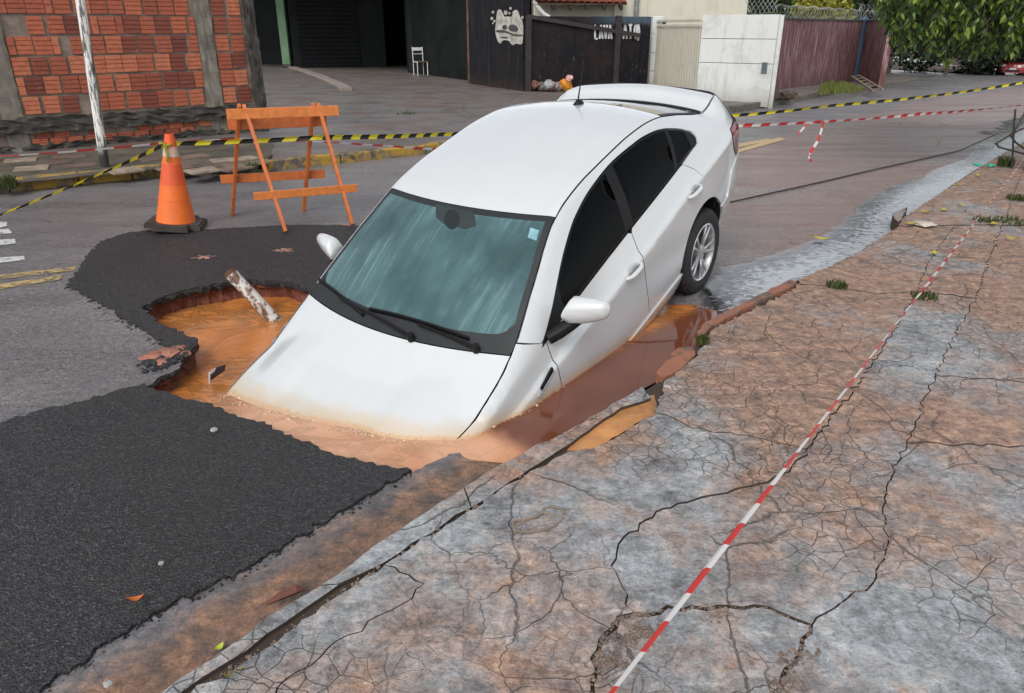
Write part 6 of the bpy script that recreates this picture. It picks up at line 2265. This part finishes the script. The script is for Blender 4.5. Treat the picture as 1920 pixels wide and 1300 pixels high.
def tape(pts, width, period, mats, label, sag=0.0, tw0=0.0, tw1=0.0, diag=.6, seed=1, duty=.5):
    """thin ribbon along pts with alternating printed stripes; tw: twist in radians from upright"""
    pts = [Vector(p) for p in pts]
    rr = random.Random(seed)
    cum = [0]
    for a, b in zip(pts[:-1], pts[1:]): cum.append(cum[-1] + (b - a).length)
    L_ = cum[-1]
    n_ = max(4, int(L_ / (period / 4)))
    ph = [rr.uniform(0, 6.28) for _ in range(3)]

    def at(s):
        s = min(max(s, 0), L_)
        for i in range(len(pts) - 1):
            if s <= cum[i + 1] + 1e-9:
                t = (s - cum[i]) / max(1e-9, cum[i + 1] - cum[i])
                p = pts[i].lerp(pts[i + 1], t)
                p.z -= sag * 4 * t * (1 - t) * (cum[i + 1] - cum[i]) / L_
                return p, (pts[i + 1] - pts[i]).normalized()
    V_, F_, Mi = [], [], []
    for k in range(n_ + 1):
        s = L_ * k / n_
        p, u = at(s)
        side_ = u.cross(Vector((0, 0, 1))).normalized()
        tw = tw0 + (tw1 - tw0) * k / n_ + .25 * math.sin(s * 1.7 + ph[0]) + .12 * math.sin(s * 4.1 + ph[1])
        d = Vector((0, 0, 1)) * math.cos(tw) + side_ * math.sin(tw)
        sk = diag * width
        e = d.cross(u).normalized()
        V_ += [p + d * width / 2 + u * sk / 2, p + e * width * .22, p - d * width / 2 - u * sk / 2]
    for k in range(n_):
        F_ += [(3 * k, 3 * k + 1, 3 * k + 4, 3 * k + 3), (3 * k + 1, 3 * k + 2, 3 * k + 5, 3 * k + 4)]
        Mi += [0 if (k % 4) < 4 * duty else 1] * 2
    o = mesh('barrier_tape', V_, F_, None, None, False, Mi, mats)
    return tag(o, label, 'tape', 'tapes closing off the street')


tip = A(311, 270, cb.y - .02)
YB = [M_TY, M_TB]; RWm = [M_TR, M_TW]
tape([A(-260, 530, 4.2), A(0, 404, 5.0), tip], .042, .24, YB, 'yellow and black tape from the left frame edge to the cone tip', .02, 1.0, .6, seed=2)
legp = A(462, 265, 7.3)
tape([tip, legp, A(600, 258, 7.5), A(835, 252, 9.2), A(1000, 245, 10.5)], .048, .26, YB, 'yellow and black tape from the cone past the sawhorse behind the car', .02, .3, .15, 1.0, seed=3)
tape([A(-80, 300, 7.6), A(0, 294, 7.8), A(310, 268, 8.2), A(450, 260, 8.3), A(640, 268, 8.6), A(720, 273, 9.2), A(820, 280, 10)], .035, .36, RWm, 'thin red and white tape running along the far pavement', .03, 1.1, .8, seed=4)
tape([A(1335, 219, 14.5), A(1560, 198, 15.5), A(1920, 155, 17.5), A(2100, 138, 18.5)], .055, .42, YB, 'yellow and black tape across the street beyond the car', .10, .25, .2, 1.0, seed=5)
kn = A(1545, 228, 9.2)
tape([A(1360, 236, 8.6), kn, A(1720, 214, 10.0), A(1920, 197, 11.5)], .045, .26, RWm, 'red and white tape tied off behind the car', .03, .5, .9, seed=6)
tape([kn, A(1535, 262, 9.15), A(1516, 292, 9.1), A(1521, 304, 9.1)], .045, .16, RWm, 'longer loose end of red and white tape hanging down', 0, .1, .5, seed=7)
tape([kn + Vector((-.03, 0, 0)), A(1515, 231, 9.2), A(1496, 252, 9.2)], .035, .14, RWm, 'shorter loose end of red and white tape by the knot', 0, .3, .3, seed=8)
tq0, tq1 = A(1126, 1325, 1.22), A(1922, 296, 9.0)
tape([tq0 - (tq1 - tq0) * .22, tq1], .023, .26, RWm, 'red and white tape stretched above the cracked pavement', .0, .9, .7, .3, seed=9)
# tape wound round the cone tip
mb = MB(); mb.tube([tip + Vector((.05 * math.cos(a), .05 * math.sin(a), .012 * math.sin(a * 2))) for a in np.linspace(0, 6.28, 14)], .014, 6, False)
mb.tube([tip + Vector((.01, -.055, 0)), tip + Vector((.03, -.075, -.09)), tip + Vector((.015, -.085, -.15))], .013, 6)
tag(mb.build('tape_knot', m_tape('tape_olive', (.42, .37, .05))), 'yellow tape knot wound round the traffic cone tip', 'tape', 'tapes closing off the street')

# ------------------------------------------------------------------ things in and round the hole
t = NT('rusty_white_pipe'); p = t.pos()
n = t.noise(t.warp(p, 8, .1), 13, 6, .72)
c = t.ramp(n, [(.38, (.10, .045, .025)), (.46, (.20, .12, .08)), (.50, (.55, .53, .50)), (.75, (.68, .67, .64))])
M_PIPE = t.done(t.bsdf(c, .5, t.bump(n, .4, .01)))
pa_, pb_ = G(512, 597, -.14), A(428, 508, 5.05)
dv = (pb_ - pa_)
mb = MB(); mb.tube([pa_ - dv * .35, pb_], .046, 18, False)
mb.tube([pb_ + dv * .001, pa_ - dv * .3], .040, 18, False)
e0 = len(mb.v)
pipe = mb.build('steel_pipe', M_PIPE, smooth=True); tag(pipe, 'rusty white pipe sticking out of the muddy hole', 'pipe')
mb = MB(); mb.lathe([(.040, 0), (.0475, 0), (.0475, -.03), (.046, -.03)], 18, Matrix.Translation(pb_) @ dv.to_track_quat('Z', 'Y').to_matrix().to_4x4(), False)
mb.build('rim', plain('pipe_rust', (.10, .045, .028), .8), pipe)
fb = G(390, 722, -.13)
flg = empty('debris_plate', fb); tag(flg, 'torn black and white plate on a thin stick in the mud', 'debris')
FYp = fb.y
mb = MB(); mb.tube([(0, 0, -.05), A(393, 698, FYp) - fb], .005, 6); mb.build('stick', plain('stick_white', (.6, .58, .55), .5), flg)
pp = [A(x, y, FYp + dy) - fb for x, y, dy in ((392, 700, 0), (401, 691, .02), (421, 685, .06), (419, 697, .06), (395, 714, .01))]
mesh('plate', pp + [p + Vector((.004, .01, 0)) for p in pp], [(0, 1, 2, 3, 4), (9, 8, 7, 6, 5)] + [(i, (i + 1) % 5, (i + 1) % 5 + 5, i + 5) for i in range(5)], plain('plate_black', (.03, .03, .035), .5), flg)
pq = [A(x, y, FYp + dy - .006) - fb for x, y, dy in ((392, 700, 0), (401, 691, .02), (405, 690, .03), (402, 697, .025), (396, 702, .01))]
mesh('white_corner', pq + [p + Vector((0, .004, 0)) for p in pq], [(0, 1, 2, 3, 4), (9, 8, 7, 6, 5)], plain('plate_white_patch', (.62, .62, .62), .5), flg)

# crumbs of asphalt along the broken edges (uncountable)
v, f = [], []
rr = random.Random(4)
ico = bmesh.new(); bmesh.ops.create_icosphere(ico, subdivisions=1, radius=1)
iv = [w.co.copy() for w in ico.verts]; ico.verts.index_update(); jf = [[w.index for w in q_.verts] for q_ in ico.faces]; ico.free()


def crumbs(line_, n_, spread, rmin, rmax, dz=.0):
    for _ in range(n_):
        i = rr.randrange(len(line_) - 1); s = rr.random()
        x = line_[i][0] * (1 - s) + line_[i + 1][0] * s + rr.gauss(0, spread); y = line_[i][1] * (1 - s) + line_[i + 1][1] * s + rr.gauss(0, spread)
        if inpoly([(x, y)], HOLE)[0]: continue
        r = rmin + (rmax - rmin) * rr.random() ** 3
        z = float(zroad(np.array([x]), np.array([y]))[0]) + dz + r * .3
        o = len(v)
        k = [1 + rr.uniform(-.3, .3) for _ in iv]
        v.extend([(x + p.x * r * k_, y + p.y * r * k_, z + p.z * r * .7 * k_) for p, k_ in zip(iv, k)])
        f.extend([tuple(o + a for a in q_) for q_ in jf])


crumbs(right, 420, .016, .003, .009); crumbs(edge_l, 220, .016, .003, .009); crumbs(patch_low, 240, .03, .003, .014); crumbs(up, 200, .016, .003, .009)
tg = [tuple(G(x, y)[:2]) for x, y in ((290, 690), (330, 672), (365, 648))]
crumbs(tg, 260, .05, .006, .03, .0)
tag(mesh('asphalt_crumbs', v, f, M_PATCH), 'loose black asphalt crumbs along the broken patch edges', 'rubble', kind='stuff')
v, f = [], []
for ln, n_ in ((E2, 520), (D2, 420), (E1, 260), (C0, 200), (C1, 120), (D1, 260), (J1, 120)):
    crumbs([tuple(G(x, y, KERB_Z)[:2]) for x, y in ln], n_, .008, .002, .009, KERB_Z - .006)
for x, y, n_ in ((1190, 1190, 150), (1130, 1240, 160), (1500, 1230, 160), (1480, 1280, 120), (1345, 1150, 60)):
    c_ = G(x, y, KERB_Z); crumbs([(c_.x - .06, c_.y - .02), (c_.x + .06, c_.y + .02)], n_, .018, .002, .010, KERB_Z - .004)
tag(mesh('concrete_crumbs', v, f, plain('crumbled_concrete', (.17, .125, .10), .9, var=.5, scale=20)), 'crumbled concrete and dirt in the pavement cracks', 'rubble', kind='stuff')
# frothy scum where the bonnet and the near flank meet the mud
v, f = [], []
for pn in [o_ for o_ in car.children if o_.name.startswith(('bonnet', 'front_fender'))]:
    co = np.array([tuple(CARM @ w_.co) for w_ in pn.data.vertices])
    dzm = co[:, 2] - zmud(co[:, 0], co[:, 1])
    idx = np.where(np.abs(dzm) < .02)[0]
    for _ in range(1100 if pn.name == 'bonnet' else 160):
        if not len(idx): break
        i = rr.choice(list(idx)); x, y = co[i, 0] + rr.gauss(0, .009), co[i, 1] + rr.gauss(0, .009)
        r = rr.uniform(.002, .0045) * (1.0 + 1.6 * (rr.random() < .06)); z = float(zmud(x, y)) + rr.uniform(-.002, .004); o = len(v)
        v.extend([(x + p.x * r, y + p.y * r, z + p.z * r * .5) for p in iv]); f.extend([tuple(o + a for a in q_) for q_ in jf])
tag(mesh('mud_froth', v, f, plain('cream_froth', (.66, .50, .34), .5, var=.3, scale=30, bump=0), None, True), 'cream mud froth along the sunken bonnet waterline', 'froth', kind='stuff')
for k, (x, y, r_) in enumerate(((288, 668, .06), (318, 662, .075), (305, 678, .05), (335, 655, .05), (272, 672, .035), (345, 664, .04))):
    o = stone('soil_clod', G(x, y, .01), r_, M_SOILC if 'M_SOILC' in globals() else plain('pink_soil', (.30, .125, .085), .9, var=.4, bump=.8), 300 + k, None, .35)
    tag(o, ('left flat pink soil clod on the broken asphalt tip', 'largest pink soil clod in the middle of the asphalt tip', 'pink soil clod nearest the camera on the asphalt tip', 'pink soil clod farthest back on the asphalt tip', 'smallest pink soil clod, leftmost on the asphalt tip', 'small pink soil clod nearest the mud on the asphalt tip')[k], 'clod', 'soil clods on the asphalt tip')
for k, (x, y, r_, lb) in enumerate(((382, 484, .055, 'flat pink soil splash on the fresh asphalt left of the pipe'), (532, 473, .055, 'flat pink soil splash on the fresh asphalt right of the pipe'), (645, 424, .06, 'pink soil lump by the right front sawhorse foot'))):
    c_ = G(x, y); r2 = random.Random(330 + k)
    pl = [(c_.x + math.cos(a_) * r_ * f_ * 1.5, c_.y + math.sin(a_) * r_ * f_) for a_, f_ in ((i_ * .2244, r2.choice((.35, .6, .9, 1.3))) for i_ in range(28))]
    V2, T = tri_poly(pl, [], None)
    tag(sheet('soil_splash', V2, T, zroad(V2[:, 0], V2[:, 1]) + (.016 if k < 2 else .008), plain('dry_soil', (.30, .17, .13), .9, var=.5, scale=20, bump=.6), skirt=.003), lb, 'soil')
for k, (x, y, r_, lb) in enumerate(((401, 806, .016, 'pale pebble on the fresh asphalt below the hole'), (302, 1056, .010, 'pale pebble on the fresh asphalt near the pavement'), (202, 1282, .013, 'white pebble in the gutter at the bottom left'))):
    tag(stone('pebble', G(x, y, .035), r_, plain('pale_pebble', (.33, .32, .31), .8), 350 + k, None, .6), lb, 'pebble')

# fallen leaves, strap and stick
def fallen(p, L_, w, ang, mat, curl, name, label, cat='leaf', group=None):
    n_ = 7
    V_ = []
    for k in range(n_):
        s = k / (n_ - 1); ww_ = w * math.sin(math.pi * min(.98, max(.04, s))) ** .8
        z = curl * (4 * (s - .5) ** 2)
        V_ += [(L_ * (s - .5), -ww_, z + curl * .6), (L_ * (s - .5), 0, z), (L_ * (s - .5), ww_, z + curl * .5)]
    F_ = []
    for k in range(n_ - 1): F_ += [(3 * k, 3 * k + 3, 3 * k + 4, 3 * k + 1), (3 * k + 1, 3 * k + 4, 3 * k + 5, 3 * k + 2)]
    o = mesh(name, V_, F_, mat, None, True)
    o.location = p; o.rotation_euler = (0, 0, ang)
    return tag(o, label, cat, group)


fallen(G(256, 1126, .03), .055, .013, .3, plain('orange_leaf', (.50, .13, .02), .6), .014, 'fallen_leaf', 'curled orange leaf on the fresh asphalt')
fallen(G(411, 1216, .02), .035, .011, 1.0, plain('lime_leaf', (.42, .50, .03), .5), .008, 'fallen_leaf', 'bright lime leaf in the gutter')
fallen(G(440, 1264, .085), .055, .012, .7, plain('olive_leaf', (.20, .18, .03), .6), .008, 'fallen_leaf', 'olive yellow leaf in the kerb joint')
sp0, sp1 = G(497, 1134, .02), G(572, 1104, .05)
mb = MB()
mb.tube([sp0, sp0.lerp(sp1, .4) + Vector((0, 0, .01)), sp0.lerp(sp1, .8) + Vector((0, 0, .012)), sp1], [.004, .014, .016, .006], 6)
tag(mb.build('bark_strip', plain('reddish_bark', (.13, .045, .030), .7)), 'reddish brown strip of bark in the gutter by the kerb', 'bark')
lp = [(1059, 963), (1050, 955), (1030, 950), (1020, 952), (1018, 960), (1008, 968), (985, 976), (965, 976), (962, 982), (970, 994), (990, 999), (1015, 996), (1040, 985), (1058, 970), (1040, 965), (1018, 962), (1005, 970), (980, 977), (966, 986), (975, 997)]
mb = MB(); pts_ = [G(x, y, .098) for x, y in lp]
for a in range(len(pts_)): pts_[a].z = .097 + .006 * math.sin(a * 1.3)
mb.tube(pts_, .0055, 6)
tag(mb.build('cord_loop', plain('dirty_cord', (.22, .17, .13), .8, var=.4)), 'loop of dirty cord lying on the cracked pavement', 'cord')
M_YLF = plain('yellow_leaf', (.45, .38, .03), .6)
for k, (x, y) in enumerate(((1798, 347), (1770, 395), (1895, 448), (1750, 476), (1736, 398), (1800, 385), (1835, 330), (1707, 420), (1862, 421))):
    fallen(G(x, y, .115), .09, .026, k * 1.3, M_YLF, .012, 'fallen_leaf', ('yellow leaf on the kerb slab below the green scraps', 'yellow leaf midway on the slab beyond the weedy joint', 'yellow leaf right of the tape near the right frame edge', 'yellow leaf on the slab between weedy joint and red kerb', 'yellow leaf on the slab close to the raised kerb block', 'yellow leaf left of the tape on the far slab', 'farthest yellow leaf on the pavement beside the green scraps', 'yellow leaf at the raised kerb block', 'yellow leaf in the weedy joint left of the tape')[k], group='yellow leaves on the right pavement')
for k, (x, y) in enumerate(((1768, 234), (1760, 267), (1540, 449))):
    fallen(G(x, y, .03), .14, .035, k * 1.3, M_YLF, .015, 'fallen_leaf', ('yellow leaf on the far wet road, the farther one', 'yellow leaf on the far wet road, the nearer one', 'small yellow leaf in the foamy gutter stream')[k])
for k, (x, y) in enumerate(((1833, 309), (1857, 310))):
    tag(stone('plastic_scrap', G(x, y, .12), .055, plain('green_plastic', (.03, .36, .24), .4), 380 + k, None, .35), ('crumpled green plastic scrap on the kerb, left of two', 'crumpled green plastic scrap on the kerb, right of two')[k], 'litter')
tag(stone('concrete_chunk', G(1735, 420, .12), .09, plain('pale_chunk', (.50, .44, .36), .8), 390, None, .2), 'pale flat chip in the joint of the right pavement', 'chip')

# weeds
for k, (x, y, n_, h, s_, lb) in enumerate(((1318, 642, 70, .05, .035, 'small weed tuft in the broken kerb gap beside the car'), (1570, 536, 130, .04, .07, 'weed tuft in the pavement joint beside the red kerb'), (1735, 556, 80, .035, .09, 'weed tuft in the pavement joint under the tape'),
                                           (1885, 312, 200, .14, .10, 'weed tuft at the foot of the metal rods'), (1900, 416, 120, .045, .16, 'low weeds in the joint at the right frame edge'), (1845, 415, 90, .05, .10, 'sparse low weeds in the joint left of the frame edge'),
                                           (15, 352, 160, .16, .10, 'grass tuft at the left end of the yellow kerb'), (470, 318, 120, .10, .10, 'weed tuft on the dropped kerb beyond the sawhorse'), (762, 217, 130, .09, .22, 'weed tuft on the workshop forecourt'), (1905, 375, 120, .07, .1, 'weeds beside the tape at the right frame edge'))):
    tag(tuft('weed', G(x, y, .10), n_, h, s_, M_GRASS, 400 + k), lb, 'weed', kind='stuff' if k in (4, 5, 9) else None)
